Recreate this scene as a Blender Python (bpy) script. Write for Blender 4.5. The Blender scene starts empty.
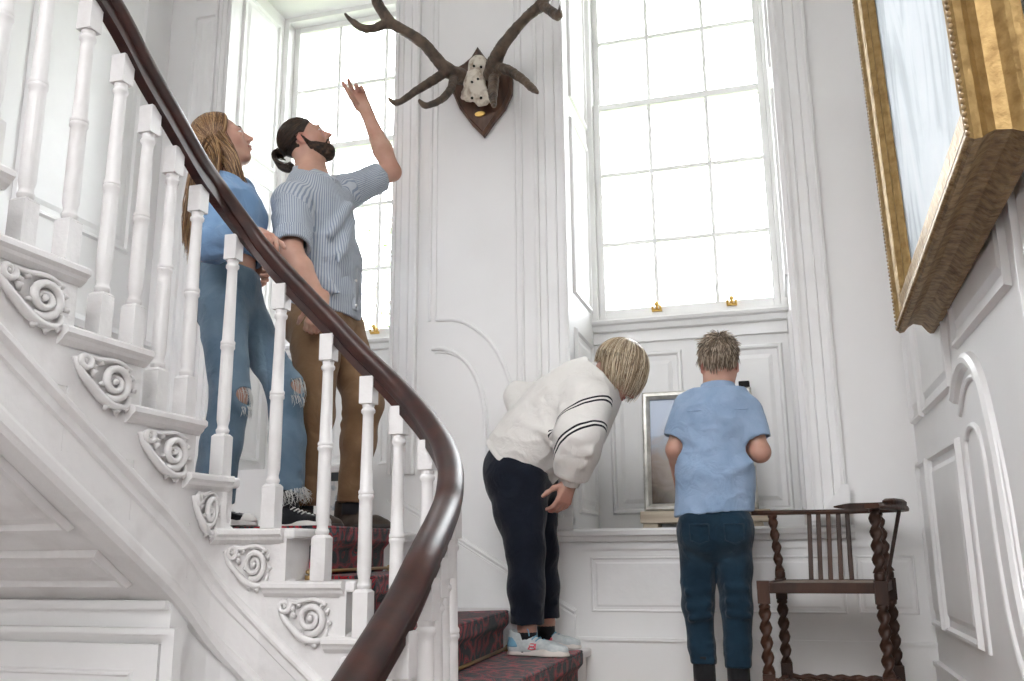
import bpy, math, random
import numpy as np
from mathutils import Vector, Matrix, noise as mnoise
random.seed(7); RNG = np.random.default_rng(7)
scn = bpy.context.scene
COL = scn.collection
PI = math.pi
V3 = lambda *a: np.array(a, float)

# ------------------------------------------------------------------ camera model (1024 x 681)
FPX, YAW, PIT, ROL, CZ = 916.15, .280577, .225293, .009469, .555
_cy, _sy = math.cos(YAW), math.sin(YAW)
CF = V3(-_sy*math.cos(PIT), _cy*math.cos(PIT), math.sin(PIT))
_r0 = V3(_cy, _sy, 0); _u0 = np.cross(_r0, CF)
CR = _r0*math.cos(ROL) - _u0*math.sin(ROL); CU = _r0*math.sin(ROL) + _u0*math.cos(ROL)
CO = V3(0, 0, CZ)
def P(px, py, Y=None, X=None, Z=None):
    """world point seen at a photograph pixel, on a plane of known world X, Y or Z"""
    d = CR*(px-512)/FPX + CU*(340.5-py)/FPX + CF
    if Y is not None: t = Y/d[1]
    elif X is not None: t = X/d[0]
    else: t = (Z-CZ)/d[2]
    return CO + d*t
cam = bpy.data.cameras.new('camera'); camo = bpy.data.objects.new('camera', cam); COL.objects.link(camo)
cam.sensor_width = 36; cam.lens = FPX/1024*36; cam.clip_start = .05
m = Matrix(((CR[0], CU[0], -CF[0], CO[0]), (CR[1], CU[1], -CF[1], CO[1]), (CR[2], CU[2], -CF[2], CO[2]), (0, 0, 0, 1)))
camo.matrix_world = m
scn.camera = camo

# ------------------------------------------------------------------ materials
def mat(name, col, rough=.5, metal=0, spec=.5, build=None, **kw):
    m = bpy.data.materials.new(name); m.use_nodes = True
    nt = m.node_tree; b = nt.nodes['Principled BSDF']
    b.inputs['Base Color'].default_value = (*col, 1); b.inputs['Roughness'].default_value = rough
    b.inputs['Metallic'].default_value = metal; b.inputs['Specular IOR Level'].default_value = spec
    for k, v in kw.items(): b.inputs[k.replace('_', ' ')].default_value = v
    if build: build(nt, b)
    return m
def N(nt, t, **kw):
    n = nt.nodes.new('ShaderNode'+t)
    for k, v in kw.items():
        if k in n.inputs: n.inputs[k].default_value = v
        else: setattr(n, k, v)
    return n
def ramp(nt, fac, stops, interp='LINEAR'):
    r = N(nt, 'ValToRGB'); r.color_ramp.interpolation = interp
    e = r.color_ramp.elements
    while len(e) < len(stops): e.new(.5)
    for i, (p, c) in enumerate(stops): e[i].position = p; e[i].color = (*c, 1)
    nt.links.new(fac, r.inputs[0]); return r
def noise_col(c1, c2, scale=6, detail=4, stretch=(1, 1, 1), lo=.35, hi=.65, bump=0, bscale=None, coord='Object', dist=0):
    def f(nt, b):
        tc = N(nt, 'TexCoord'); mp = N(nt, 'Mapping'); mp.inputs['Scale'].default_value = stretch
        nt.links.new(tc.outputs[coord], mp.inputs[0])
        n = N(nt, 'TexNoise', Scale=scale, Detail=detail, Distortion=dist); nt.links.new(mp.outputs[0], n.inputs['Vector'])
        r = ramp(nt, n.outputs['Fac'], [(lo, c1), (hi, c2)]); nt.links.new(r.outputs[0], b.inputs['Base Color'])
        if bump:
            n2 = N(nt, 'TexNoise', Scale=bscale or scale, Detail=6); nt.links.new(mp.outputs[0], n2.inputs['Vector'])
            bp = N(nt, 'Bump', Strength=bump, Distance=.01); nt.links.new(n2.outputs['Fac'], bp.inputs['Height'])
            nt.links.new(bp.outputs[0], b.inputs['Normal'])
    return f
W1, W2 = (.87, .858, .848), (.90, .892, .885)
M = {}
M['wall'] = mat('white_wall_paint', W1, .55, build=noise_col(W1, W2, 2.5, 5, bump=.08, bscale=9))
M['warm'] = mat('cream_wall_paint', W1, .6, build=noise_col((.77, .74, .71), (.81, .785, .76), 2, 5, bump=.08, bscale=9))
M['trim'] = mat('white_gloss_trim', W2, .38, build=noise_col((.86, .85, .842), (.90, .892, .885), 5, 6, bump=.12, bscale=25))
M['stairwhite'] = mat('old_white_stair_paint', W2, .42, build=noise_col((.70, .67, .655), (.83, .81, .80), 7, 8, lo=.22, hi=.5, bump=.25, bscale=40))
M['floor'] = mat('oak_floorboards', (.3, .2, .14), .45, build=noise_col((.25, .17, .11), (.36, .26, .18), 3, 5, (1, 14, 1), bump=.1))
M['floordark'] = mat('dark_oak_floorboards', (.09, .05, .03), .5, build=noise_col((.07, .04, .025), (.12, .07, .045), 3, 5, (1, 14, 1), bump=.1))
def rail_nodes(nt, b):
    noise_col((.020, .006, .005), (.050, .014, .009), 5, 6, (3, 3, 3), bump=.02, bscale=30)(nt, b)
M['rail'] = mat('polished_mahogany', (.05, .012, .008), .42, build=rail_nodes, Coat_Weight=.10, Coat_Roughness=.35)
M['oak'] = mat('dark_turned_oak', (.1, .05, .03), .48, spec=.35, build=noise_col((.018, .0075, .0045), (.072, .029, .015), 9, 6, (1, 1, .2), bump=.2, bscale=60))
M['shield'] = mat('shield_oak', (.1, .05, .03), .4, build=noise_col((.055, .026, .016), (.14, .07, .042), 14, 5, (3, 1, .4), bump=.1))
M['antler'] = mat('antler_horn', (.12, .08, .05), .55, build=noise_col((.040, .030, .023), (.15, .10, .068), 16, 8, (1, 1, 1), bump=.6, bscale=70))
M['bone'] = mat('old_bone', (.6, .52, .4), .6, build=noise_col((.30, .21, .13), (.72, .66, .56), 22, 6, lo=.3, hi=.5, bump=.3))
M['brass'] = mat('brass', (.75, .50, .16), .3, 1)
M['oldbrass'] = mat('aged_brass_rod', (.50, .34, .16), .38, 1)
M['dark'] = mat('dark_hole', (.01, .009, .008), .9)
M['pine'] = mat('pale_pine', (.6, .5, .38), .6, build=noise_col((.52, .42, .31), (.68, .59, .47), 8, 5, (.3, 6, 6)))
M['silver'] = mat('worn_silver_frame', (.62, .60, .56), .35, .35, build=noise_col((.42, .40, .36), (.75, .73, .68), 12, 6))
def gold_nodes(nt, b):
    noise_col((.22, .13, .042), (.36, .235, .09), 40, 8, (1, 1, 1), lo=.3, hi=.62, bump=.35, bscale=60)(nt, b)
M['gold'] = mat('aged_gilding', (.5, .3, .1), .46, .6, build=gold_nodes)
M['gold2'] = mat('worn_gilding', (.35, .22, .1), .5, .45, build=noise_col((.18, .11, .05), (.38, .26, .13), 45, 8, lo=.35, hi=.6, bump=.5, bscale=70))
def canvas_nodes(nt, b):
    tc = N(nt, 'TexCoord'); mp = N(nt, 'Mapping'); mp.inputs['Scale'].default_value = (1, 1, .45); nt.links.new(tc.outputs['Object'], mp.inputs[0])
    n = N(nt, 'TexNoise', Scale=3.4, Detail=9, Distortion=1.6); nt.links.new(mp.outputs[0], n.inputs['Vector'])
    r = ramp(nt, n.outputs['Fac'], [(.30, (.07, .10, .13)), (.42, (.16, .20, .24)), (.50, (.30, .34, .38)), (.66, (.37, .40, .43))])
    nt.links.new(r.outputs[0], b.inputs['Base Color'])
M['canvas'] = mat('pale_painted_canvas', (.7, .75, .8), .5, spec=.2, build=canvas_nodes)
def paint2_nodes(nt, b):
    tc = N(nt, 'TexCoord'); sep = N(nt, 'SeparateXYZ'); nt.links.new(tc.outputs['Generated'], sep.inputs[0])
    n = N(nt, 'TexNoise', Scale=5, Detail=6, Distortion=.8); nt.links.new(tc.outputs['Generated'], n.inputs['Vector'])
    ma = N(nt, 'Math', operation='MULTIPLY_ADD'); ma.inputs[1].default_value = .7; nt.links.new(n.outputs['Fac'], ma.inputs[0]); nt.links.new(sep.outputs['Z'], ma.inputs[2])
    r = ramp(nt, ma.outputs[0], [(.35, (.10, .075, .055)), (.55, (.22, .17, .14)), (.75, (.36, .29, .26)), (.95, (.30, .36, .46)), (1.15 if 0 else 1.0, (.36, .44, .58))])
    # pale draped shape in the lower middle
    g = N(nt, 'TexGradient', gradient_type='SPHERICAL'); mp = N(nt, 'Mapping'); mp.inputs['Location'].default_value = (-.9, 0, -.75); mp.inputs['Scale'].default_value = (2.2, 0, 1.9)
    nt.links.new(tc.outputs['Generated'], mp.inputs[0]); nt.links.new(mp.outputs[0], g.inputs[0])
    mx = N(nt, 'Mix', data_type='RGBA'); nt.links.new(g.outputs['Fac'], mx.inputs[0]); nt.links.new(r.outputs[0], mx.inputs[6]); mx.inputs[7].default_value = (.62, .56, .50, 1)
    nt.links.new(mx.outputs[2], b.inputs['Base Color'])
M['paint2'] = mat('sky_and_drapery_painting', (.3, .3, .35), .18, build=paint2_nodes)
def carpet_nodes(nt, b):
    tc = N(nt, 'TexCoord')
    n0 = N(nt, 'TexNoise', Scale=9, Detail=2); nt.links.new(tc.outputs['Object'], n0.inputs['Vector'])
    mx = N(nt, 'Mix', data_type='RGBA'); mx.inputs[0].default_value = .07; nt.links.new(tc.outputs['Object'], mx.inputs[6]); nt.links.new(n0.outputs['Color'], mx.inputs[7])
    v = N(nt, 'TexVoronoi', Scale=13, feature='SMOOTH_F1', Smoothness=.35); nt.links.new(mx.outputs[2], v.inputs['Vector'])
    w = N(nt, 'Math', operation='SINE'); mm = N(nt, 'Math', operation='MULTIPLY'); mm.inputs[1].default_value = 15
    nt.links.new(v.outputs['Distance'], mm.inputs[0]); nt.links.new(mm.outputs[0], w.inputs[0])
    a = N(nt, 'MapRange'); a.inputs[1].default_value = -1; nt.links.new(w.outputs[0], a.inputs[0])
    r1 = ramp(nt, a.outputs[0], [(.0, (.014, .018, .024)), (.36, (.022, .030, .036)), (.44, (.30, .012, .020)), (.62, (.22, .008, .016)), (.68, (.010, .014, .02)), (.84, (.04, .09, .10)), (.92, (.32, .03, .045))])
    n3 = N(nt, 'TexNoise', Scale=3.5, Detail=2); nt.links.new(tc.outputs['Object'], n3.inputs['Vector'])
    r2 = ramp(nt, n3.outputs['Fac'], [(.4, (.6, .6, .62)), (.6, (1.35, 1.25, 1.2))])
    mu = N(nt, 'Mix', data_type='RGBA', blend_type='MULTIPLY'); mu.inputs[0].default_value = 1; nt.links.new(r1.outputs[0], mu.inputs[6]); nt.links.new(r2.outputs[0], mu.inputs[7])
    nt.links.new(mu.outputs[2], b.inputs['Base Color'])
    n4 = N(nt, 'TexNoise', Scale=350, Detail=2); nt.links.new(tc.outputs['Object'], n4.inputs['Vector'])
    bp = N(nt, 'Bump', Strength=.6, Distance=.004); nt.links.new(n4.outputs['Fac'], bp.inputs['Height']); nt.links.new(bp.outputs[0], b.inputs['Normal'])
M['carpet'] = mat('red_and_slate_patterned_carpet', (.15, .03, .03), .95, spec=.1, build=carpet_nodes, Sheen_Weight=.25)
def glass_mat():
    m = bpy.data.materials.new('window_glass'); m.use_nodes = True; nt = m.node_tree; nt.nodes.clear()
    o = N(nt, 'OutputMaterial'); t = N(nt, 'BsdfTransparent'); g = N(nt, 'BsdfGlossy'); g.inputs['Roughness'].default_value = .02
    f = N(nt, 'Fresnel'); f.inputs[0].default_value = 1.3; x = N(nt, 'MixShader')
    nt.links.new(f.outputs[0], x.inputs[0]); nt.links.new(t.outputs[0], x.inputs[1]); nt.links.new(g.outputs[0], x.inputs[2]); nt.links.new(x.outputs[0], o.inputs[0])
    return m
M['glass'] = glass_mat()

# ------------------------------------------------------------------ mesh helpers
def obj(name, verts, faces, m, parent=None, smooth=False, attrs=None):
    verts = np.asarray(verts, np.float32)
    me = bpy.data.meshes.new(name)
    if isinstance(faces, np.ndarray):
        nf, k = faces.shape
        me.vertices.add(len(verts)); me.vertices.foreach_set('co', verts.ravel())
        me.loops.add(nf*k); me.loops.foreach_set('vertex_index', faces.astype(np.int32).ravel())
        me.polygons.add(nf); me.polygons.foreach_set('loop_start', np.arange(0, nf*k, k, dtype=np.int32))
        try: me.polygons.foreach_set('loop_total', np.full(nf, k, np.int32))
        except Exception: pass
        me.update(calc_edges=True); me.validate()
    else:
        me.from_pydata([tuple(map(float, v)) for v in verts], [], [tuple(f) for f in faces]); me.update()
    if attrs:
        for an, av in attrs.items():
            av = np.asarray(av, np.float32)
            if av.ndim == 1: at = me.attributes.new(an, 'FLOAT', 'POINT'); at.data.foreach_set('value', av)
            else: at = me.attributes.new(an, 'FLOAT_VECTOR', 'POINT'); at.data.foreach_set('vector', av.ravel())
    if m is not None:
        for mm in (m if isinstance(m, (list, tuple)) else [m]): me.materials.append(mm)
    if smooth: me.polygons.foreach_set('use_smooth', [True]*len(me.polygons))
    o = bpy.data.objects.new(name, me); COL.objects.link(o)
    if parent is not None: o.parent = parent
    return o
def thing(name, label, cat, group=None, loc=None):
    o = bpy.data.objects.new(name, None); COL.objects.link(o); o.empty_display_size = .05
    o['label'] = label; o['category'] = cat
    if group: o['group'] = group
    return o
def tag(o, label=None, cat=None, group=None, kind=None):
    if label: o['label'] = label
    if cat: o['category'] = cat
    if group: o['group'] = group
    if kind: o['kind'] = kind
    return o
def struct(o): o['kind'] = 'structure'; return o
def bevel(o, w, seg=2, ang=30):
    b = o.modifiers.new('bevel', 'BEVEL'); b.width = w; b.segments = seg; b.limit_method = 'ANGLE'; b.angle_limit = math.radians(ang); return o
class MB:
    def __init__(s): s.v = []; s.f = []
    def add(s, v, f):
        n = len(s.v); s.v += [tuple(map(float, a)) for a in v]; s.f += [tuple(n+i for i in q) for q in f]; return s
    def box(s, x0, y0, z0, x1, y1, z1):
        x0, x1 = sorted((x0, x1)); y0, y1 = sorted((y0, y1)); z0, z1 = sorted((z0, z1))
        return s.add([(x0, y0, z0), (x1, y0, z0), (x1, y1, z0), (x0, y1, z0), (x0, y0, z1), (x1, y0, z1), (x1, y1, z1), (x0, y1, z1)],
                     [(3, 2, 1, 0), (4, 5, 6, 7), (0, 1, 5, 4), (1, 2, 6, 5), (2, 3, 7, 6), (3, 0, 4, 7)])
    def obox(s, c, ax, ay, az):
        c, ax, ay, az = map(np.asarray, (c, ax, ay, az))
        v = [c+i*ax+j*ay+k*az for k in (-1, 1) for i, j in ((-1, -1), (1, -1), (1, 1), (-1, 1))]
        return s.add(v, [(3, 2, 1, 0), (4, 5, 6, 7), (0, 1, 5, 4), (1, 2, 6, 5), (2, 3, 7, 6), (3, 0, 4, 7)])
    def prism(s, pts, z0, z1):
        n = len(pts); v = [(x, y, z0) for x, y in pts]+[(x, y, z1) for x, y in pts]
        a = sum(pts[i][0]*pts[(i+1) % n][1]-pts[(i+1) % n][0]*pts[i][1] for i in range(n))
        f = [tuple(range(n-1, -1, -1)), tuple(range(n, 2*n))]+[(i, (i+1) % n, n+(i+1) % n, n+i) for i in range(n)]
        if a < 0: f = [tuple(reversed(q)) for q in f]
        return s.add(v, f)
    def sweep(s, path, prof, up=(0, 0, 1), closed=False, caps=True, scales=None, twist=None):
        """prof: list of (side, up) offsets; side = tangent x up"""
        path = [np.asarray(p, float) for p in path]; n = len(path); k = len(prof); base = len(s.v); up = np.asarray(up, float)
        for i, p in enumerate(path):
            t = path[min(i+1, n-1)]-path[max(i-1, 0)]
            if closed: t = path[(i+1) % n]-path[(i-1) % n]
            t /= np.linalg.norm(t)+1e-9; side = np.cross(t, up); side /= np.linalg.norm(side)+1e-9; u = np.cross(side, t)
            sc = 1 if scales is None else scales[i]
            for a, b in prof:
                s.v.append(tuple(p+side*a*sc+u*b*sc))
        for i in range(n if closed else n-1):
            for j in range(k):
                a = base+i*k+j; b = base+i*k+(j+1) % k; i2 = (i+1) % n
                c = base+i2*k+(j+1) % k; d = base+i2*k+j
                s.f.append((a, b, c, d))
        if caps and not closed:
            s.f.append(tuple(base+j for j in range(k-1, -1, -1))); s.f.append(tuple(base+(n-1)*k+j for j in range(k)))
        return s
    def tube(s, path, r, seg=8, up=None):
        path = [np.asarray(p, float) for p in path]; n = len(path)
        rs = r if isinstance(r, (list, tuple, np.ndarray)) else [r]*n
        prof = [(math.cos(2*PI*i/seg), math.sin(2*PI*i/seg)) for i in range(seg)]
        if up is None:
            d = path[-1]-path[0]; up = (0, 0, 1) if abs(d[2]) < .8*np.linalg.norm(d) else (0, 1, 0)
        return s.sweep(path, prof, up=up, scales=rs)
    def lathe(s, prof, seg=16, c=(0, 0, 0)):
        base = len(s.v); n = len(prof)
        for r, z in prof:
            for j in range(seg): s.v.append((c[0]+r*math.cos(2*PI*j/seg), c[1]+r*math.sin(2*PI*j/seg), c[2]+z))
        for i in range(n-1):
            for j in range(seg):
                s.f.append((base+i*seg+j, base+i*seg+(j+1) % seg, base+(i+1)*seg+(j+1) % seg, base+(i+1)*seg+j))
        s.f.append(tuple(base+j for j in range(seg-1, -1, -1))); s.f.append(tuple(base+(n-1)*seg+j for j in range(seg)))
        return s
    def ball(s, c, r, seg=10):
        if not hasattr(r, '__len__'): r = (r, r, r)
        base = len(s.v); rings = seg//2+1
        for i in range(rings+1):
            th = PI*i/rings
            for j in range(seg):
                s.v.append((c[0]+r[0]*math.sin(th)*math.cos(2*PI*j/seg), c[1]+r[1]*math.sin(th)*math.sin(2*PI*j/seg), c[2]-r[2]*math.cos(th)))
        for i in range(rings):
            for j in range(seg): s.f.append((base+i*seg+j, base+i*seg+(j+1) % seg, base+(i+1)*seg+(j+1) % seg, base+(i+1)*seg+j))
        return s
    def build(s, name, m, parent=None, smooth=False, bev=0): 
        o = obj(name, s.v, s.f, m, parent, smooth)
        if bev: bevel(o, bev)
        return o
def catmull(pts, n=8):
    pts = [np.asarray(p, float) for p in pts]; q = [2*pts[0]-pts[1]]+pts+[2*pts[-1]-pts[-2]]; out = []
    for i in range(1, len(q)-2):
        for t in np.arange(n)/n:
            out.append(.5*(2*q[i]+(q[i+1]-q[i-1])*t+(2*q[i-1]-5*q[i]+4*q[i+1]-q[i+2])*t*t+(3*q[i]-q[i-1]-3*q[i+1]+q[i+2])*t**3))
    out.append(pts[-1]); return out
# raised and fielded panel with a bead, on a plane: o = lower-left corner, a/b = edge vectors, n = outward normal
def panel(mb, o, a, b, n, d=.012, w=.03):
    o, a, b, n = (np.asarray(q, float) for q in (o, a, b, n)); n = n/np.linalg.norm(n)
    la, lb = np.linalg.norm(a), np.linalg.norm(b); ua, ub = a/la, b/lb
    levels = [(0, .0), (w*.25, d), (w*.55, d), (w*.8, d*.15), (w*1.5, d*.15), (w*2.1, d*.75)]
    v = []; f = []
    for ins, h in levels:
        for x, y in ((ins, ins), (la-ins, ins), (la-ins, lb-ins), (ins, lb-ins)): v.append(o+ua*x+ub*y+n*(h+.0005))
    flip = np.dot(np.cross(ua, ub), n) < 0
    for i in range(len(levels)-1):
        for j in range(4): f.append((i*4+j, i*4+(j+1) % 4, i*4+4+(j+1) % 4, i*4+4+j))
    f.append(tuple(range((len(levels)-1)*4, len(levels)*4)))
    if flip: f = [tuple(reversed(q)) for q in f]
    mb.add(v, f)
# ================================================================== ROOM
XL, XR, YB, YW, ZT = -3.13, .53, 3.95, 4.50, 5.2
R1 = (-2.725, -1.741); R2 = (-.862, .098)       # window recesses (x range)
HEAD = 3.76; SEAT = .63; R1B = .95
def wallbox(name, boxes, m):
    mb = MB()
    for b in boxes: mb.box(*b)
    return struct(mb.build(name, M[m]))
ZG = -3.0; GX = -.3
wb = wallbox('wall_back', [(XL-.15, YB, ZG, R1[0], YW+.25, ZT), (R1[1], YB, ZG, R2[0], YW+.25, ZT), (R2[1], YB, ZG, XR+.15, YW+.25, ZT),
    (R1[0], YB, HEAD, R1[1], YW+.25, ZT), (R2[0], YB, HEAD, R2[1], YW+.25, ZT),
    (R1[0], YB, ZG, R1[1], YW+.25, R1B), (R2[0], YB, ZG, R2[1], YW+.25, SEAT),
    (R1[0], YW, R1B, R1[1], YW+.25, 1.69), (R2[0], YW, SEAT, R2[1], YW+.25, 1.69)], 'wall')
wallbox('wall_left', [(XL-.15, -2.4, ZG, XL, YB, ZT)], 'wall')
wallbox('wall_right', [(XR, -1.2, ZG, XR+.15, YB, ZT)], 'wall')
struct(MB().box(XL-.15, -2.0, ZT, XR+.15, YW+.25, ZT+.1).build('ceiling', M['wall']))
struct(MB().box(XL-.15, -2.4, -1.72, XR+.15, 2.0, -1.6).build('floor_hall', M['floordark']))
struct(MB().box(XL, -2.4, 2.04, -.80, .15, 2.26).build('floor_light_blocker', M['trim']))  # unseen slab added overhead to shade the left foreground of the stair
struct(MB().box(XL-.15, -2.4, -1.7, GX, -2.25, 2.04).build('wall_light_blocker', M['wall']))  # unseen wall added to keep sky light off the door and soffit
floor = struct(MB().box(-1.0, 2.17, -.12, XR, YB, 0).build('floor', M['floor']))

# ---- windows
def window(n, x0, x1, z0, z1, cols, rows, meet_row):
    y = YW; fw = .030
    m = MB()
    m.box(x0-.01, y-.02, z0, x0+fw, y+.12, z1+.01); m.box(x1-fw, y-.02, z0, x1+.01, y+.12, z1+.01)
    m.box(x0+fw, y-.02, z1-fw, x1-fw, y+.12, z1); m.box(x0+fw, y+.0, z0, x1-fw, y+.12, z0+.02)
    root = struct(m.build('window_%d' % n, M['trim']))
    ix0, ix1 = x0+fw, x1-fw; zs = np.concatenate([np.linspace(z0+.03, 2.885, 4), np.linspace(2.885, z1-fw-.02, 3)[1:]]); cs = np.linspace(ix0, ix1, cols+1)
    zm = zs[meet_row]
    for nm, za, zb, yy, st in (('lower_sash', z0+.02, zm+.02, y+.015, .045), ('upper_sash', zm-.02, z1-fw, y+.055, .04)):
        s = MB(); s.box(ix0, yy, za, ix0+.035, yy+.035, zb); s.box(ix1-.035, yy, za, ix1, yy+.035, zb)
        s.box(ix0+.035, yy, za, ix1-.035, yy+.035, za+st); s.box(ix0+.035, yy, zb-.035, ix1-.035, yy+.035, zb)
        for c in cs[1:-1]: s.box(c-.010, yy+.004, za+st-.001, c+.010, yy+.03, zb-.034)
        for z in zs[1:-1]:
            if za+.05 < z < zb-.05: s.box(ix0+.034, yy+.0055, z-.010, ix1-.034, yy+.0285, z+.010)
        so = s.build(nm, M['trim'], root); bevel(so, .004)
        g = MB().box(ix0+.02, yy+.014, za+.02, ix1-.02, yy+.018, zb-.02).build('pane', M['glass'], so)
    for t in ((.33, .74) if n == 2 else (.66,)):        # brass sash lifts
        xx = ix0+(ix1-ix0)*t; l = MB()
        l.box(xx-.025, y+.0, z0+.035, xx+.025, y+.016, z0+.047); l.tube([(xx-.02, y-.004, z0+.041), (xx-.02, y-.012, z0+.062)], .006, 8)
        l.tube([(xx+.02, y-.004, z0+.041), (xx+.02, y-.012, z0+.062)], .006, 8); l.ball((xx, y-.006, z0+.07), .013); l.tube([(xx, y+.01, z0+.045), (xx, y-.006, z0+.07)], .007, 8)
        l.build('sash_lift', M['brass'], root, True)
    # sill board
    sm = MB(); sm.sweep([(x0-.0, y-.0, z0), (x1+.0, y-.0, z0)], [(-.001, 0), (.045, 0), (.05, -.008), (.045, -.022), (.03, -.03), (.022, -.055), (-.001, -.06)], up=(0, 0, 1))
    sm.build('window_sill', M['trim'], root)
    return root
window(1, R1[0], R1[1], 1.69, HEAD, 3, 5, 3)
window(2, R2[0], R2[1], 1.69, HEAD, 3, 5, 3)

# ---- trims on the back wall
def arch(mb, x0, x1, z0, z1, flip=False):
    """moulded architrave strip, profile stepped toward the room"""
    w = x1-x0; q = [(0, 0), (0, .026), (.05, .030), (.14, .026), (.14, .014), (.30, .014), (.32, .020), (.36, .014), (.62, .014), (.64, .020), (.68, .014), (.86, .014), (.86, .030), (.93, .034), (1, .030), (1, 0)]
    mb.prism([((x1-w*a) if flip else (x0+w*a), YB-d+(.004 if d == 0 else 0)) for a, d in q], z0, z1)
k = 0
def trim(fn, name=None):
    global k; k += 1; mb = MB(); fn(mb); return struct(mb.build(name or 'trim_%d' % k, M['trim']))
trim(lambda m: arch(m, R1[1], R1[1]+.135, .9, ZT))
trim(lambda m: arch(m, R2[0]-.155, R2[0], .66, ZT, True))
trim(lambda m: arch(m, R2[1]+.02, R2[1]+.155, .66, ZT))
trim(lambda m: arch(m, R1[0]-.10, R1[0], .9, ZT, True))
# seat nosing of the window seat, with returns
trim(lambda m: m.sweep([(R2[0]-.16, YB, SEAT), (.27, YB, SEAT)], [(-.001, .012), (.035, .012), (.047, .002), (.045, -.016), (.03, -.022), (.022, -.04), (-.001, -.042)]))
trim(lambda m: m.box(R2[0]-.165, YB-.05, SEAT+.01, R2[0], YB+.0, SEAT+.06))
# flat boarding and panel lines under the seat
def under(m):
    panel(m, (-.80, YB, .30), (1.02, 0, 0), (0, 0, .225), (0, -1, 0), .005, .014)
    m.box(-.86, YB-.008, .50+.055, XR, YB, .575); m.box(-.86, YB-.010, .185, XR, YB, .20)
    panel(m, (.26, YB, .30), (.22, 0, 0), (0, 0, .225), (0, -1, 0), .005, .014)
trim(under)
# pale plinth block with worn top, right of recess
trim(lambda m: m.add([(R2[1]+.03, YB-.06, SEAT+.012), (.262, YB-.06, SEAT+.012), (.262, YB-.06, .80), (.235, YB-.06, .80), (R2[1]+.03, YB-.06, .66),
                      (R2[1]+.03, YB, SEAT+.012), (.262, YB, SEAT+.012), (.262, YB, .80), (.235, YB, .80), (R2[1]+.03, YB, .66)],
                     [(4, 3, 2, 1, 0)[::-1], (5, 6, 7, 8, 9)[::-1], (0, 1, 6, 5), (1, 2, 7, 6), (2, 3, 8, 7), (3, 4, 9, 8), (4, 0, 5, 9)]))
# panels inside recess 2: back and left reveal
def rec2(m):
    w = (R2[1]-R2[0]); 
    for i in range(2): panel(m, (R2[0]+.07+i*w*.5, YW, .72), (w*.5-.11, 0, 0), (0, 0, .80), (0, -1, 0), .016, .034)
    m.box(R2[0], YW-.014, 1.57, R2[1], YW, 1.60)
trim(rec2)
def reveals(m):
    for xx, sgn in ((R2[0], 1), (R1[0], 1), (R2[1], -1), (R1[1], -1)):
        lo = SEAT if xx in R2 else R1B
        for z0, z1 in ((lo+.08, 1.56), (1.72, 2.62), (2.72, 3.68)):
            panel(m, (xx, YB+.08, z0), (0, .40, 0), (0, 0, z1-z0), (sgn, 0, 0), .014, .032)
trim(reveals)
def rec1(m):
    w = R1[1]-R1[0]
    for i in range(3): panel(m, (R1[0]+.05+i*w*.32, YW, 1.0), (w*.32-.06, 0, 0), (0, 0, .55), (0, -1, 0), .014, .03)
trim(rec1)
# pier panelling: long panel with two swept arcs at its foot, ramped stair skirting
def pier(m):
    a, b = -1.545, -1.085
    def bead(pts, r=.009): m.tube([(x, YB-.002, z) for x, z in pts], r, 8, up=(0, 1, 0))
    bead([(a, ZT-.2), (a, 1.62)]); bead([(b, ZT-.2), (b, 1.0)])
    bead([(a+.03, ZT-.2), (a+.03, 1.62)], .005); bead([(b-.03, ZT-.2), (b-.03, 1.0)], .005)
    q = [P(x, y, Y=YB) for x, y in ((437, 320), (455, 320), (470, 325), (487, 338), (500, 357), (509, 380), (514, 405), (516, 440))]
    q = [(p[0], p[2]) for p in catmull(q, 5)]; bead(q, .010)
    q = [P(x, y, Y=YB) for x, y in ((432, 349), (443, 349), (455, 353), (467, 363), (477, 380), (483, 402), (485, 430), (486, 470))]
    q = [(p[0], p[2]) for p in catmull(q, 5)]; bead(q, .010); bead([(x+.016, z-.02) for x, z in q], .005)
    # raking rail of the stair dado
    for dz, r in ((0, .013), (-.02, .007), (-.115, .008)):
        bead([(-1.72, .80+dz), (-1.38, .605+dz), (-1.0, .375+dz), (-.87, .30+dz)], r)
trim(pier)
def skirt(m):
    q = [(-1.745, .15), (-.87, .15), (-.87, .28), (-1.745, .79)]; n = 4
    v = [(x, YB-.014, z) for x, z in q]+[(x, YB, z) for x, z in q]
    m.add(v, [(0, 1, 2, 3), (7, 6, 5, 4)]+[(i, n+i, n+(i+1) % n, (i+1) % n) for i in range(n)])
trim(skirt)
# left end of the back wall + left wall: tall panels
def leftp(m):
    panel(m, (-2.98, YB, 1.2), (.16, 0, 0), (0, 0, 2.3), (0, -1, 0), .014, .03)
    panel(m, (-2.98, YB, 3.6), (.16, 0, 0), (0, 0, 1.2), (0, -1, 0), .014, .03)
    for y0, y1 in ((3.0, 3.75), (2.05, 2.85), (1.1, 1.9)):
        panel(m, (XL, y0, 2.05), (0, y1-y0, 0), (0, 0, 2.6), (1, 0, 0), .014, .035)
    m.sweep([(XL, -.5, 2.75), (XL, 2.35, 1.83), (XL, 2.75, 1.66), (XL, 3.95, 1.6)], [(0, .03), (.03, .03), (.045, .0), (.03, -.03), (0, -.035)])
trim(leftp)
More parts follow.
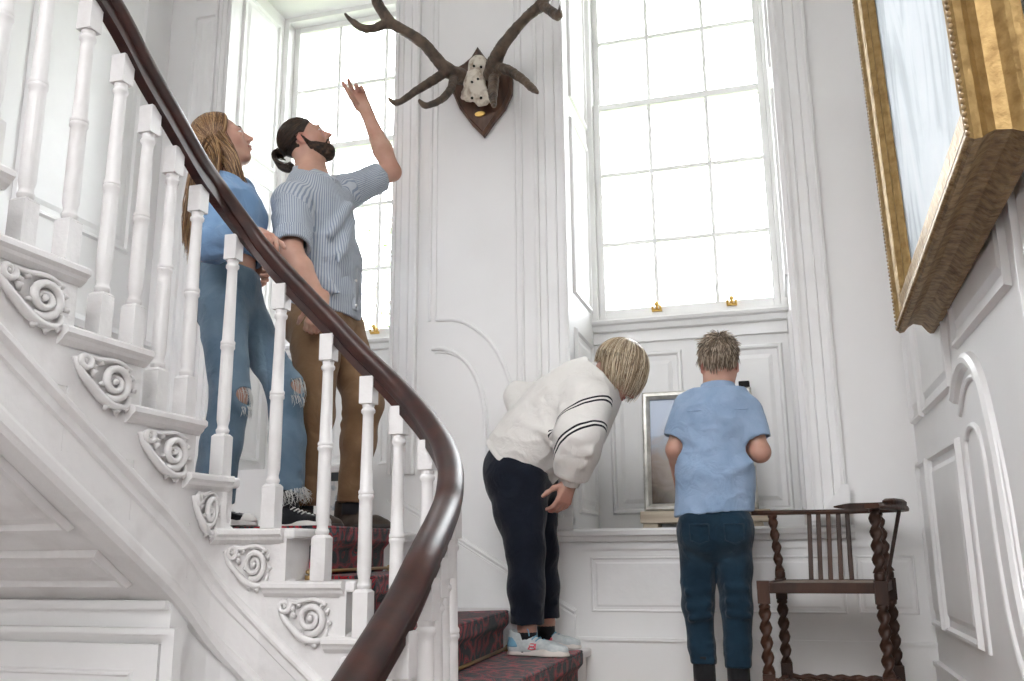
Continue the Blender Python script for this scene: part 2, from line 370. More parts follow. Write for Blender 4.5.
# right wall
def rightp(m):
    n = (-1, 0, 0)
    for z0, z1 in ((.26, .878), (1.025, 3.2)):
        panel(m, (XR, 3.675, z0), (0, .25, 0), (0, 0, z1-z0), n, .016, .032); panel(m, (XR, 3.02, z0), (0, .59, 0), (0, 0, z1-z0), n, .016, .032)
    for y0, y1 in ((2.2, 2.9), (1.4, 2.1), (.6, 1.3)): panel(m, (XR, y0, 1.12 if y0 > 2 else .75), (0, y1-y0, 0), (0, 0, 2.2), n, .016, .032)
    m.box(XR-.014, 2.9, .0, XR+.01, 3.951, .118); m.box(XR-.022, 2.9, .118, XR+.01, 3.951, .135)
trim(rightp)
def ramp_r(m):
    path = [(XR, y, z) for y, z in ((3.0, .99), (2.9, 1.045), (2.8, 1.065), (2.7, 1.045), (2.61, .98), (2.55, .86), (2.51, .72), (2.49, .58), (2.46, .43), (2.38, .28), (2.2, .13), (1.9, -.06), (1.2, -.48), (.2, -1.08))]
    path = catmull(path, 6)
    m.sweep(path, [(-.001, .03), (.022, .028), (.036, .01), (.036, -.006), (.022, -.02), (.012, -.045), (-.001, -.045)], up=(0, 0, 1)) if 0 else m.tube(path, .024, 10, up=(1, 0, 0))
    m.tube([(p[0], p[1]-.035, p[2]-.055) for p in path], .010, 8, up=(1, 0, 0))
    p2 = [(XR, y, z) for y, z in ((2.93, .26), (2.93, .80), (2.90, .86), (2.83, .885), (2.74, .86), (2.70, .79), (2.69, .70), (2.67, .50), (2.62, .34), (2.5, .2))]
    m.tube(catmull(p2, 5), .010, 8, up=(1, 0, 0))
trim(ramp_r)

# ================================================================== STAIRCASE
RISE = .157; LV = lambda i: RISE*i
# plan path of the well string (faces the well); s -> (x, y)
def wellpath(off=0.0):
    pts = []
    for y in np.linspace(.2, 2.42, 12): pts.append((-1.66-off, y))
    for a in np.linspace(180, 90, 8)[1:]: pts.append((-1.52+(.14+off)*math.cos(math.radians(a)), 2.42+(.14+off)*math.sin(math.radians(a))))
    for x in np.linspace(-1.40, -1.0, 5): pts.append((x, 2.56+off))
    for a in np.linspace(90, 0, 9): pts.append((-.92+(.16+off)*math.cos(math.radians(a)), 2.40+(.16+off)*math.sin(math.radians(a))))
    for y in np.linspace(2.3, .8, 10): pts.append((-.76+off, y))
    return pts
WP = wellpath(); WS = [0.0]
for a, b in zip(WP, WP[1:]): WS.append(WS[-1]+math.dist(a, b))
WS = np.array(WS)
def s_of(x, y): return WS[int(np.argmin([math.dist((x, y), p) for p in WP]))]
# dense resample
SD = np.linspace(0, WS[-1], 260)
WX = np.interp(SD, WS, [p[0] for p in WP]); WY = np.interp(SD, WS, [p[1] for p in WP])
def sfind(x, y): return SD[int(np.argmin((WX-x)**2+(WY-y)**2))]
# nosing stations: (x, y, level)
NOS = [(-1.66, 2.625-.262*(i-5)-.0, i) for i in range(13, 5, -1)]+[(-1.62, 2.50, 5), (-1.446, 2.56, 4), (-1.237, 2.56, 3), (-1.04, 2.56, 2), (-.85, 2.54, 1), (-.76, 2.2, 0), (-.76, 1.94, -1), (-.76, 1.68, -2), (-.76, 1.42, -3), (-.76, 1.16, -4), (-.76, .9, -5)]
NS = [sfind(x, y) for x, y, _ in NOS]; NZ = [LV(i) for *_, i in NOS]
ZN = np.interp(SD, NS, NZ)
from_s = lambda s: (float(np.interp(s, SD, WX)), float(np.interp(s, SD, WY)))
def zsm(s, w=.12):     # smoothed nosing line
    return float(np.mean([np.interp(s+d, SD, ZN) for d in np.linspace(-w, w, 9)]))
stair = thing('staircase', 'white painted curving staircase with carved step ends climbing left around an open well', 'staircase')
S_END = sfind(-.76, .9)
def string_band(name, prof, s0=0, s1=None):
    s1 = s1 or S_END
    path = []; 
    for s in np.linspace(s0, s1, 90):
        x, y = from_s(s); path.append((x, y, zsm(s)))
    mb = MB(); n = len(path); kk = len(prof)
    for i, p in enumerate(path):
        a = np.array(path[max(0, i-1)]); b = np.array(path[min(n-1, i+1)]); t = b-a; t[2] = 0; t /= np.linalg.norm(t); nr = np.array([t[1], -t[0], 0])
        for o, z in prof: mb.v.append(tuple(np.array(p)+nr*o+np.array([0, 0, z])))
    for i in range(n-1):
        for j in range(kk):
            mb.f.append((i*kk+j, i*kk+(j+1) % kk, (i+1)*kk+(j+1) % kk, (i+1)*kk+j))
    mb.f.append(tuple(range(kk))[::-1]); mb.f.append(tuple((n-1)*kk+j for j in range(kk)))
    return mb.build(name, M['stairwhite'], stair)
# body of string: from just under the steps down to the soffit edge (z relative to smoothed nosing line)
string_band('string', [(-.05, -.16), (0, -.16), (0, -.335), (.012, -.342), (.022, -.355), (.022, -.366), (.010, -.380), (.010, -.405), (.003, -.412), (.003, -.50), (.012, -.507), (.018, -.52), (.018, -.545), (.006, -.56), (-.05, -.56)])
# risers lines: well end point and wall end point
RL = {1: ((-.85, 2.54), (-.83, 3.95)), 2: ((-1.05, 2.55), (-1.12, 3.95)), 3: ((-1.25, 2.55), (-1.46, 3.95)), 4: ((-1.455, 2.55), (-1.50, 3.95)),
      5: ((-1.64, 2.53), (-3.13, 3.52)), 6: ((-1.66, 2.34), (-3.13, 2.66))}
for i in range(7, 14): RL[i] = ((-1.66, 2.34-.262*(i-6)), (-3.13, 2.34-.262*(i-6)))
def tread_poly(i):
    a, b = RL[i]; c, d = RL.get(i+1, ((-1.66, .15), (-3.13, .15)))
    if i == 4: return [a, b, (XL, YB), d, c]
    return [a, b, d, c]
def shift(poly_edge, nrm, o): return [(x+nrm[0]*o, y+nrm[1]*o) for x, y in poly_edge]
def edge_n(a, b):      # normal pointing down the stair
    t = np.array(b)-np.array(a); t /= np.linalg.norm(t); return np.array([t[1], -t[0]]) if True else None
for i in range(1, 13):
    a, b = RL[i]; nr = edge_n(a, b)
    if i >= 6: nr = np.array([0, 1.0]) if nr[1] < 0 else nr
    if i < 6 and nr[0] < 0: nr = -nr
    poly = tread_poly(i); z = LV(i)
    nose = shift([a, b], nr, .025)
    pl = [nose[0], nose[1]]+poly[2:]
    tr = MB().prism(pl, z-.032, z).build('tread', M['stairwhite'], stair, bev=.008)
    ri = MB().prism([a, b, tuple(np.array(b)-nr*.02), tuple(np.array(a)-nr*.02)], z-RISE, z-.03).build('riser', M['stairwhite'], stair)
# lower flight and landing edge (below the camera's view but real)
for i in range(0, -6, -1):
    y = 2.2+.262*i
    MB().box(-.76, y-.262-.02 if i > -5 else .6, LV(i-1)-.032, XR, y+.0, LV(i-1)).build('tread', M['stairwhite'], stair, bev=.006)
    MB().box(-.76, y-.02, LV(i-1), XR, y, LV(i)-.03).build('riser', M['stairwhite'], stair)

# ---- step ends: return nosing, plate, carved bracket
def bracket_mesh():
    """carved scroll in local x (0..1 toward nose) * .2, z down"""
    mb = MB()
    def spiral(cx, cz, r0, r1, turns, a0, rad, sgn=1, n=34):
        return [(cx+(r0+(r1-r0)*t)*math.cos(a0+sgn*turns*2*PI*t), -.006-.010*math.sin(PI*min(1, t*1.3)), cz+(r0+(r1-r0)*t)*math.sin(a0+sgn*turns*2*PI*t)) for t in np.linspace(0, 1, n)]
    s = spiral(.128, -.062, .046, .004, 2.1, -2.0, .01); mb.tube(s, list(np.linspace(.011, .006, len(s))), 7, up=(0, 1, 0))
    mb.ball((.128, -.014, -.062), (.009, .007, .009), 8)
    s = spiral(.036, -.026, .022, .003, 1.5, .6, .01, -1, 20); mb.tube(s, list(np.linspace(.009, .005, len(s))), 7, up=(0, 1, 0)); mb.ball((.036, -.012, -.026), (.007, .006, .007), 8)
    # long S stem linking the volutes and running along the lower edge
    st = catmull([(.014, -.006, -.02), (.03, -.010, -.055), (.06, -.012, -.085), (.095, -.012, -.112), (.135, -.011, -.125), (.172, -.008, -.118), (.182, -.006, -.09)], 5)
    mb.tube(st, list(np.linspace(.007, .012, len(st)//2))+list(np.linspace(.012, .005, len(st)-len(st)//2)), 7, up=(0, 1, 0))
    st = catmull([(.045, -.006, -.012), (.075, -.012, -.016), (.105, -.012, -.010), (.14, -.010, -.008), (.175, -.008, -.022)], 5); mb.tube(st, .0065, 7, up=(0, 1, 0))
    # acanthus lobes
    for (x, z, a, l, w) in ((.072, -.06, 2.2, .022, .010), (.066, -.045, 1.7, .020, .009), (.085, -.095, -1.9, .018, .010), (.110, -.122, -1.6, .016, .010), (.140, -.130, -1.3, .016, .010), (.165, -.120, -.9, .017, .009), (.078, -.028, .7, .018, .009), (.178, -.05, 1.2, .018, .008), (.184, -.075, .2, .012, .008), (.058, -.075, -2.4, .016, .009), (.045, -.062, -2.8, .013, .008), (.09, -.075, .2, .012, .008), (.165, -.03, 2.6, .012, .008)):
        mb.sweep([(x, -.004, z), (x+math.cos(a)*l*.5, -.013, z+math.sin(a)*l*.5), (x+math.cos(a)*l, -.005, z+math.sin(a)*l)], [(math.cos(q)*w, math.sin(q)*w*.7) for q in np.linspace(0, 2*PI, 8)[:-1]], up=(0, 1, 0), scales=[.6, 1, .35])
    return mb
bm_v = bracket_mesh()
bmesh_data = None
for i in range(9, 0, -1):
    idx = [n[2] for n in NOS].index(i); s1 = NS[idx]-.015; s0 = NS[idx-1]-.075
    s0 = max(0, s0-.0)
    z = LV(i)
    if s0 < 0.02: continue
    def pth(o, sa, sb, z, n=10):
        out = []
        for s in np.linspace(sa, sb, n):
            x, y = from_s(s); x2, y2 = from_s(s+.01); x1, y1 = from_s(s-.01); t = np.array([x2-x1, y2-y1]); t /= np.linalg.norm(t)
            out.append((x+t[1]*o, y-t[0]*o, z))
        return out
    # return nosing (moulded end of tread)
    mb = MB(); pa = pth(0, s0, s1, z)
    n = len(pa); prof = [(-.03, 0), (.030, 0), (.036, -.006), (.036, -.018), (.026, -.026), (.022, -.034), (.008, -.046), (-.03, -.046)]
    for p_i, p in enumerate(pa):
        a = np.array(pa[max(0, p_i-1)]); b = np.array(pa[min(n-1, p_i+1)]); t = b-a; t /= np.linalg.norm(t); nr = np.array([t[1], -t[0], 0])
        for o, dz in prof: mb.v.append(tuple(np.array(p)+nr*o+np.array([0, 0, dz])))
    kk = len(prof)
    for p_i in range(n-1):
        for j in range(kk): mb.f.append((p_i*kk+j, p_i*kk+(j+1) % kk, (p_i+1)*kk+(j+1) % kk, (p_i+1)*kk+j))
    mb.f.append(tuple(range(kk))[::-1]); mb.f.append(tuple((n-1)*kk+j for j in range(kk)))
    mb.build('tread_return', M['stairwhite'], stair)
    # plain end plate under the tread
    mb = MB(); sa, sb = NS[idx-1]-.0235, NS[idx]-.023
    pi = pth(-.04, sa, sb, 0); po = pth(.004, sa, sb, 0)
    mb.prism([p[:2] for p in po]+[p[:2] for p in pi[::-1]], z-.30, z-.03); mb.build('step_end', M['stairwhite'], stair)
    # carved bracket bent to the string
    v = []; s00 = s0+.04; L = (s1-.035)-s00; sc = L/.2
    for x, y, zz in bm_v.v:
        s = s00+x*sc; cx, cy = from_s(s); x2, y2 = from_s(s+.012); x1, y1 = from_s(s-.012); t = np.array([x2-x1, y2-y1]); t /= np.linalg.norm(t)
        o = .004-y*1.1
        v.append((cx+t[1]*o, cy-t[0]*o, z-.045+zz*1.0))
    obj('carved_bracket', v, bm_v.f, M['stairwhite'], stair, True)
# ---- soffit of the upper flight with raised panels
def sof(x, y): return np.array([x, y, .843-.62*(y-1.63)])
mb = MB(); 
c = [sof(XL, .1), sof(-1.66, .1), sof(-1.66, 2.32), sof(XL, 2.32)]; up = np.array([0, 0, .03])
mb.add([*c, *[q+up for q in c]], [(0, 1, 2, 3), (7, 6, 5, 4), (0, 4, 5, 1), (1, 5, 6, 2), (2, 6, 7, 3), (3, 7, 4, 0)]); mb.build('soffit', M['stairwhite'], stair)
mb = MB(); nn = np.cross(sof(1, 0)-sof(0, 0), sof(0, 1)-sof(0, 0)); nn = -nn/np.linalg.norm(nn)
for y0, y1 in ((2.075, 2.225), (1.10, 1.985), (.2, 1.0)):
    panel(mb, sof(-2.95, y0), sof(-1.74, y0)-sof(-2.95, y0), sof(-2.95, y1)-sof(-2.95, y0), nn, .018, .03)
mb.build('soffit_panel', M['stairwhite'], stair)
# ---- spandrel wall with cupboard door beneath
YS = 2.30
mb = MB(); mb.box(XL, YS, ZG, -1.665, YS+.08, .45); mb.build('spandrel', M['trim'], stair)
mb = MB()
zt = P(80, 604, Y=YS)[2]; 
mb.box(XL, YS-.02, zt-.012, -1.67, YS, zt+.012)
zc = P(80, 632, Y=YS)[2]; xr = P(180, 650, Y=YS)[0]; xd = P(161, 660, Y=YS)[0]; zd = P(80, 640, Y=YS)[2]
for x_in, z_in, x_out, z_out, dep in ((xd+.006, zd+.002, xd+.020, zd+.012, .012), (xd+.020, zd+.012, xr-.014, zc+.000, .024), (xr-.014, zc+.000, xr+.004, zc+.016, .036)):
    q = [(XL+.05, z_in), (x_in, z_in), (x_in, ZG), (x_out, ZG), (x_out, z_out), (XL+.05, z_out)]
    v = [(x, YS-dep, z) for x, z in q]+[(x, YS+.001, z) for x, z in q]; mb.add(v, [(0, 1, 4, 5), (1, 2, 3, 4)]+[(i, 6+i, 6+(i+1) % 6, (i+1) % 6) for i in range(6)])
mb.build('door_casing', M['trim'], stair)
dr = MB(); dr.box(XL+.1, YS-.016, -1.5, xd, YS+.0, zd-.006); panel(dr, (XL+.2, YS-.016, -.5), (xd-.075-(XL+.2), 0, 0), (0, 0, zd-.075+.5), (0, -1, 0), .010, .022)
door = struct(dr.build('door_1', M['trim'])); 
# spandrel return under the well end
mb = MB(); pi = [(from_s(s)) for s in np.linspace(sfind(-1.66, 2.39), sfind(-.76, 2.3), 30)]
inner = []
for s in np.linspace(sfind(-1.66, 2.39), sfind(-.76, 2.3), 30):
    x, y = from_s(s); x2, y2 = from_s(s+.01); x1, y1 = from_s(s-.01); t = np.array([x2-x1, y2-y1]); t /= np.linalg.norm(t); inner.append((x-t[1]*.03, y+t[0]*.03, zsm(s)-.52))
v = [(x, y, z) for x, y, z in inner]+[(x, y, ZG) for x, y, z in inner]; nI = len(inner)
mb.add(v, [(i, i+1, nI+i+1, nI+i) for i in range(nI-1)]); o = mb.build('well_wall', M['trim'], stair); sl = o.modifiers.new('solid', 'SOLIDIFY'); sl.thickness = .03; sl.offset = 0

# ================================================================== CARPET RUNNER and rods
cp = thing('stair_carpet', 'red and slate patterned carpet runner climbing the curving stair', 'carpet')
def lerp(a, b, t): return (a[0]+(b[0]-a[0])*t, a[1]+(b[1]-a[1])*t)
def at_y(seg, y): a, b = seg; return lerp(a, b, (y-a[1])/(b[1]-a[1]))
def at_x(seg, x): a, b = seg; return lerp(a, b, (x-a[0])/(b[0]-a[0]))
YI = {1: 2.72, 2: 2.72, 3: 2.72, 4: 2.70}; YO = {1: 3.74, 2: 3.62, 3: 3.42, 4: 3.30}
def cend(i):
    if i <= 4: return at_y(RL[i], YI[i]), at_y(RL[i], YO[i])
    if i == 5: return at_x(RL[5], -1.90), at_x(RL[5], -2.80)
    return at_x(RL[i], -1.86), at_x(RL[i], -2.75)
for i in range(1, 12):
    a, b = cend(i); c, d = cend(i+1); nr = edge_n(a, b)
    if i >= 6 and nr[1] < 0: nr = -nr
    if i < 6 and nr[0] < 0: nr = -nr
    z = LV(i); th = .012; na, nb = [tuple(np.array(q)+nr*.037) for q in (a, b)]
    poly = [na, nb, d, c]
    if i == 4: poly = [na, nb, (-1.9, 3.42), (-2.4, 3.5), d, c]
    mb = MB(); mb.prism(poly, z, z+th)
    mb.build('tread_carpet', M['carpet'], cp, bev=.009)
    a2, b2 = [tuple(np.array(q)+nr*.0005) for q in (a, b)]; a3, b3 = [tuple(np.array(q)+nr*.037) for q in (a, b)]; a4, b4 = [tuple(np.array(q)+nr*.014) for q in (a, b)]
    mb = MB(); v = []
    for (p0, p1, zz) in ((a3, b3, z+.004), (a3, b3, z-.040), (a4, b4, z-.065), (a4, b4, z-RISE+.012)): v += [(*p0, zz), (*p1, zz)]
    vb = []
    for (p0, p1, zz) in ((tuple(np.array(a)+nr*.0255), tuple(np.array(b)+nr*.0255), z+.0), (tuple(np.array(a)+nr*.0255), tuple(np.array(b)+nr*.0255), z-.0325), (a2, b2, z-.05), (a2, b2, z-RISE+.012)): vb += [(*p0, zz), (*p1, zz)]
    f = []
    for q in range(3): f += [(2*q, 2*q+1, 2*q+3, 2*q+2), (8+2*q+1, 8+2*q, 8+2*q+2, 8+2*q+3), (2*q, 2*q+2, 8+2*q+2, 8+2*q), (2*q+3, 2*q+1, 8+2*q+1, 8+2*q+3)]
    f += [(0, 8, 9, 1), (6, 7, 15, 14)]
    mb.add(v+vb, f); mb.build('riser_carpet', M['carpet'], cp, bev=.006)
for i in range(0, -6, -1):      # runner carries on over the landing edge and down the lower flight
    y = 2.2+.262*i; z = LV(i)
    if i == 0: MB().prism([(-.52, y-.03), (.33, y-.03), (.33, 2.95), (-.52, 2.95)], z, z+.012).build('tread_carpet', M['carpet'], cp, bev=.008)
    else: MB().prism([(-.52, y-.012), (.33, y-.012), (.33, y+.2485), (-.52, y+.2485)], z, z+.012).build('tread_carpet', M['carpet'], cp, bev=.008)
    MB().box(-.52, y-.036, z-RISE+.014, .33, y-.022, z-.003).build('riser_carpet', M['carpet'], cp, bev=.005)
rod_labels = {1: 'brass stair rod at the foot of the lowest carpeted riser, by the landing', 2: 'brass stair rod behind the white trainers of the leaning woman',
              3: 'brass stair rod crossing the third carpeted riser, at the well turn', 4: 'brass stair rod just below the step where the man stands', 5: 'brass stair rod beneath the feet of the woman in ripped jeans'}
for i in range(1, 5):
    a, b = cend(i); nr = edge_n(a, b)
    if nr[0] < 0: nr = -nr
    t = np.array(b)-np.array(a); t /= np.linalg.norm(t); z = LV(i-1)+.024
    a5 = np.array(a)+nr*.023-t*.05; b5 = np.array(b)+nr*.023+t*.05
    r = thing('stair_rod', rod_labels[i], 'stair rod', 'brass stair rods')
    MB().tube([(*a5, z), (*b5, z)], .006, 10).build('rod', M['oldbrass'], r, True)
    for q in (a5+t*.02, b5-t*.02):
        MB().ball((*q, z), (.011, .011, .011), 10).box(q[0]-.012, q[1]-.012, z-.024, q[0]+.012, q[1]+.012, z-.010).build('bracket', M['oldbrass'], r, True)

# ================================================================== BALUSTRADE
bal = thing('stair_balustrade', 'mahogany handrail sweeping around the well on white turned balusters', 'balustrade')
rp = [V3(-1.68, .25, 3.05), V3(-1.68, .8, 2.69), V3(-1.68, 1.2, 2.43), V3(-1.68, 1.5, 2.235)]
rp += [P(x, y, X=-1.68) for x, y in ((110, 0), (145, 66), (172, 113), (200, 162), (220, 190))]
rp += [P(247, 226, Y=2.505), P(268, 252, Y=2.54)]
rp += [P(x, y, Y=2.55) for x, y in ((290, 276), (330, 318), (362, 352))]
rp += [P(391, 380, Y=2.54), P(412, 402, Y=2.50), P(430, 424, Y=2.44), P(443, 446, Y=2.36), P(450, 468, Y=2.26), P(450, 490, Y=2.16), P(444.6, 512, Y=2.07), P(424, 557, X=-.72), P(403, 601, X=-.715), P(377, 645, X=-.715), P(355, 681, X=-.715)]
e = rp[-1]-rp[-2]; e = e/np.linalg.norm(e)*.3; rp += [rp[-1]+e*1, rp[-1]+e*2, rp[-1]+e*3]
RAIL = catmull(rp, 8)
hw = .034
prof = [(-hw*.62, -.030), (-hw*.86, -.024), (-hw*.80, -.014), (-hw, -.006), (-hw*1.02, .006), (-hw*.88, .018), (-hw*.5, .027), (0, .030), (hw*.5, .027), (hw*.88, .018), (hw*1.02, .006), (hw, -.006), (hw*.80, -.014), (hw*.86, -.024), (hw*.62, -.030)]
RSC = list(np.interp(np.arange(len(RAIL)), [0, 8*12, 8*20, len(RAIL)], [.84, .86, 1.0, 1.0]))
MB().sweep(RAIL, prof[::-1], scales=RSC).build('handrail', M['rail'], bal, True)
MB().sweep([p-V3(0, 0, .046) for p in RAIL], [(-.016, -.016), (-.016, .020), (.016, .020), (.016, -.016)][::-1]).build('rail_fillet', M['rail'], bal, False)
RA = np.array(RAIL)
def snap(x, y):
    i = int(np.argmin((RA[:, 0]-x)**2+(RA[:, 1]-y)**2)); return RA[i, 0], RA[i, 1]
def baluster(x, y, zb, zt, w=.024):
    if x > -1.66: x, y = snap(x, y)
    """square foot block, turned shaft with three collars, square head block"""
    mb = MB(); H = zt-zb; fb = .135; tb = .085
    mb.box(x-w, y-w, zb, x+w, y+w, zb+fb-.008); mb.add([(x-w, y-w, zb+fb-.008), (x+w, y-w, zb+fb-.008), (x+w, y+w, zb+fb-.008), (x-w, y+w, zb+fb-.008), (x-w*.7, y-w*.7, zb+fb), (x+w*.7, y-w*.7, zb+fb), (x+w*.7, y+w*.7, zb+fb), (x-w*.7, y+w*.7, zb+fb)], [(0, 1, 5, 4), (1, 2, 6, 5), (2, 3, 7, 6), (3, 0, 4, 7), (4, 5, 6, 7)])
    z1 = zb+fb; z2 = zt-tb; h = z2-z1; r = .0205
    prof = [(.016, -.002), (.020, .004), (.0215, .012), (.0175, .018), (.0165, .026), (r, .045), (r*1.02, .10), (r*.98, h*.44), (r*.96, h*.5-.016), (.0235, h*.5-.010), (.0235, h*.5-.002), (.021, h*.5), (.0235, h*.5+.002), (.0235, h*.5+.010), (r*.95, h*.5+.016), (r*.86, h*.75), (r*.80, h-.045), (.0165, h-.032), (.0215, h-.026), (.0215, h-.018), (.017, h-.012), (.019, h-.003), (.017, h+.002)]
    mb.lathe([(a, z1+b) for a, b in prof], 16, (x, y, 0))
    mb.box(x-w*.94, y-w*.94, z2, x+w*.94, y+w*.94, zt)
    o = mb.build('baluster', M['stairwhite'], bal, True)
    bevel(o, .003, 2, 40); 
    try:
        o.data.polygons.foreach_set('use_smooth', [len(p.vertices) == 4 and False for p in o.data.polygons])
        fs = []
        for p in o.data.polygons: fs.append(abs(p.normal.z) < .999 and len(o.data.vertices) > 0 and p.index >= 12 and p.area < .0012)
        o.data.polygons.foreach_set('use_smooth', fs)
    except Exception: pass
    return o
def rz(x, y):
    d = (RA[:, 0]-x)**2+(RA[:, 1]-y)**2; i = int(np.argmin(d)); return RA[i, 2]
BX = -1.70+.0
for yy, lv in ((.75, 12), (.88, 12), (1.01, 11), (1.15, 11), (1.28, 10), (1.42, 10), (1.545, 9), (1.67, 9 if 0 else 8.0), (1.815, 8), (1.955, 7), (2.085, 7), (2.205, 6), (2.34, 6)):
    l = {1.545: 9, 1.67: 8}.get(yy, lv)
    baluster(BX, yy, LV(l), rz(BX, yy)-.055)
for x, y, l in ((-1.672, 2.505, 5), (-1.511, 2.545, 4), (-1.343, 2.555, 3), (-1.200, 2.555, 2), (-1.08, 2.55, 1), (-.93, 2.49, 0), (-.80, 2.36, 0)):
    baluster(x, y, LV(l), rz(x, y)-.055)
for y, l in ((2.22, 0), (2.06, -1), (1.95, -1), (1.84, -2), (1.70, -2), (1.57, -3), (1.44, -3), (1.3, -4), (1.15, -4)):
    baluster(-.735, y, LV(l), rz(-.735, y)-.055)
# ================================================================== ISO-SURFACE MODELLER (numpy)
class Field:
    def __init__(s, lo, hi, res):
        s.lo = np.array(lo, float); s.res = res
        s.n = np.ceil((np.array(hi)-s.lo)/res).astype(int)+1
        s.ax = [s.lo[i]+np.arange(s.n[i])*res for i in range(3)]
        s.v = np.full(s.n, .5, np.float32)
    def _sub(s, lo, hi):
        a = np.clip(np.floor((np.array(lo)-s.lo)/s.res).astype(int), 0, s.n-1); b = np.clip(np.ceil((np.array(hi)-s.lo)/s.res).astype(int)+1, 1, s.n)
        if (b <= a).any(): return None, None
        sl = tuple(slice(a[i], b[i]) for i in range(3))
        X = s.ax[0][sl[0]][:, None, None]; Y = s.ax[1][sl[1]][None, :, None]; Z = s.ax[2][sl[2]][None, None, :]
        return sl, (X, Y, Z)
    def put(s, d, sl, k, op='add'):
        v = s.v[sl]; d = np.asarray(d, np.float32)
        if op == 'add':
            if k <= 0: s.v[sl] = np.minimum(v, d)
            else:
                h = np.clip(.5+.5*(v-d)/k, 0, 1); s.v[sl] = d*h+v*(1-h)-k*h*(1-h)
        elif op == 'cut':
            if k <= 0: s.v[sl] = np.maximum(v, -d)
            else:
                h = np.clip(.5-.5*(v+d)/k, 0, 1); s.v[sl] = v*(1-h)-d*h+k*h*(1-h)
    def cone(s, a, b, ra, rb, k=.02, op='add', flat=None):
        """tapered capsule; flat=(unit axis, factor<1) squashes the section along an axis"""
        a = np.asarray(a, float); b = np.asarray(b, float); m = max(ra, rb)+k+2*s.res
        if flat: m = max(ra, rb)/1.0+k+2*s.res
        sl, G = s._sub(np.minimum(a, b)-m, np.maximum(a, b)+m)
        if sl is None: return s
        p = [G[i]-a[i] for i in range(3)]; ba = b-a
        if flat:
            n = np.asarray(flat[0], float); f = 1/flat[1]-1
            dn = p[0]*n[0]+p[1]*n[1]+p[2]*n[2]; p = [p[i]+dn*n[i]*f for i in range(3)]; ba = ba+n*np.dot(ba, n)*f
        L2 = max(ba@ba, 1e-12); t = np.clip((p[0]*ba[0]+p[1]*ba[1]+p[2]*ba[2])/L2, 0, 1)
        d = np.sqrt((p[0]-t*ba[0])**2+(p[1]-t*ba[1])**2+(p[2]-t*ba[2])**2)-(ra+(rb-ra)*t)
        if flat: d = d*(flat[1]*.5+.5)
        s.put(d, sl, k, op); return s
    def chain(s, pts, rs, k=.02, flat=None, op='add'):
        for i in range(len(pts)-1): s.cone(pts[i], pts[i+1], rs[i], rs[i+1], k, op, flat)
        return s
    def ell(s, c, r, axes=None, k=.02, op='add'):
        c = np.asarray(c, float); r = np.asarray(r, float); m = r.max()+k+2*s.res
        sl, G = s._sub(c-m, c+m)
        if sl is None: return s
        p = [G[i]-c[i] for i in range(3)]
        A = np.eye(3) if axes is None else np.asarray(axes, float)   # rows = axes
        q = [p[0]*A[i][0]+p[1]*A[i][1]+p[2]*A[i][2] for i in range(3)]
        k0 = np.sqrt(sum((q[i]/r[i])**2 for i in range(3)))+1e-9; k1 = np.sqrt(sum((q[i]/r[i]**2)**2 for i in range(3)))+1e-9
        s.put(k0*(k0-1)/k1, sl, k, op); return s
    def box(s, c, h, axes=None, rad=.005, k=.005, op='add'):
        c = np.asarray(c, float); m = np.linalg.norm(h)+k+rad+2*s.res
        sl, G = s._sub(c-m, c+m)
        if sl is None: return s
        p = [G[i]-c[i] for i in range(3)]; A = np.eye(3) if axes is None else np.asarray(axes, float)
        q = [np.abs(p[0]*A[i][0]+p[1]*A[i][1]+p[2]*A[i][2])-(h[i]-rad) for i in range(3)]
        d = np.sqrt(sum(np.maximum(x, 0)**2 for x in q))+np.minimum(np.maximum(np.maximum(q[0], q[1]), q[2]), 0)-rad
        s.put(d, sl, k, op); return s
    def plane(s, p, n, k=0, region=None):
        """remove everything on the +n side of the plane (optionally only within region (centre, radius))"""
        p = np.asarray(p, float); n = np.asarray(n, float); n = n/np.linalg.norm(n)
        if region is None: sl = tuple(slice(0, q) for q in s.n); G = (s.ax[0][:, None, None], s.ax[1][None, :, None], s.ax[2][None, None, :])
        else: sl, G = s._sub(np.asarray(region[0])-region[1], np.asarray(region[0])+region[1])
        d = (G[0]-p[0])*n[0]+(G[1]-p[1])*n[1]+(G[2]-p[2])*n[2]
        if region is not None:
            rr = np.sqrt((G[0]-region[0][0])**2+(G[1]-region[0][1])**2+(G[2]-region[0][2])**2)-region[1]
            d = np.minimum(d, -rr)          # only inside sphere
        v = s.v[sl]; s.v[sl] = np.maximum(v, d.astype(np.float32)); return s
    def hollow(s, th):
        s.v = np.maximum(s.v, -(s.v+th)); return s
    def copy(s):
        f = Field.__new__(Field); f.lo = s.lo; f.res = s.res; f.n = s.n; f.ax = s.ax; f.v = s.v.copy(); return f
    def mesh(s):
        v = s.v; ins = v < 0
        ins[0] = ins[-1] = False; ins[:, 0] = ins[:, -1] = False; ins[:, :, 0] = ins[:, :, -1] = False
        c = np.zeros(np.array(v.shape)-1, np.int8)
        for dx in (0, 1):
            for dy in (0, 1):
                for dz in (0, 1): c += ins[dx:dx+c.shape[0], dy:dy+c.shape[1], dz:dz+c.shape[2]]
        I = np.argwhere((c > 0) & (c < 8)); del c
        if len(I) == 0: return np.zeros((0, 3)), np.zeros((0, 4), int)
        cor = np.array([(x, y, z) for x in (0, 1) for y in (0, 1) for z in (0, 1)])
        cv = np.stack([v[I[:, 0]+a, I[:, 1]+b, I[:, 2]+q] for a, b, q in cor], 1)
        ci = np.stack([ins[I[:, 0]+a, I[:, 1]+b, I[:, 2]+q] for a, b, q in cor], 1)
        acc = np.zeros((len(I), 3)); cnt = np.zeros(len(I))
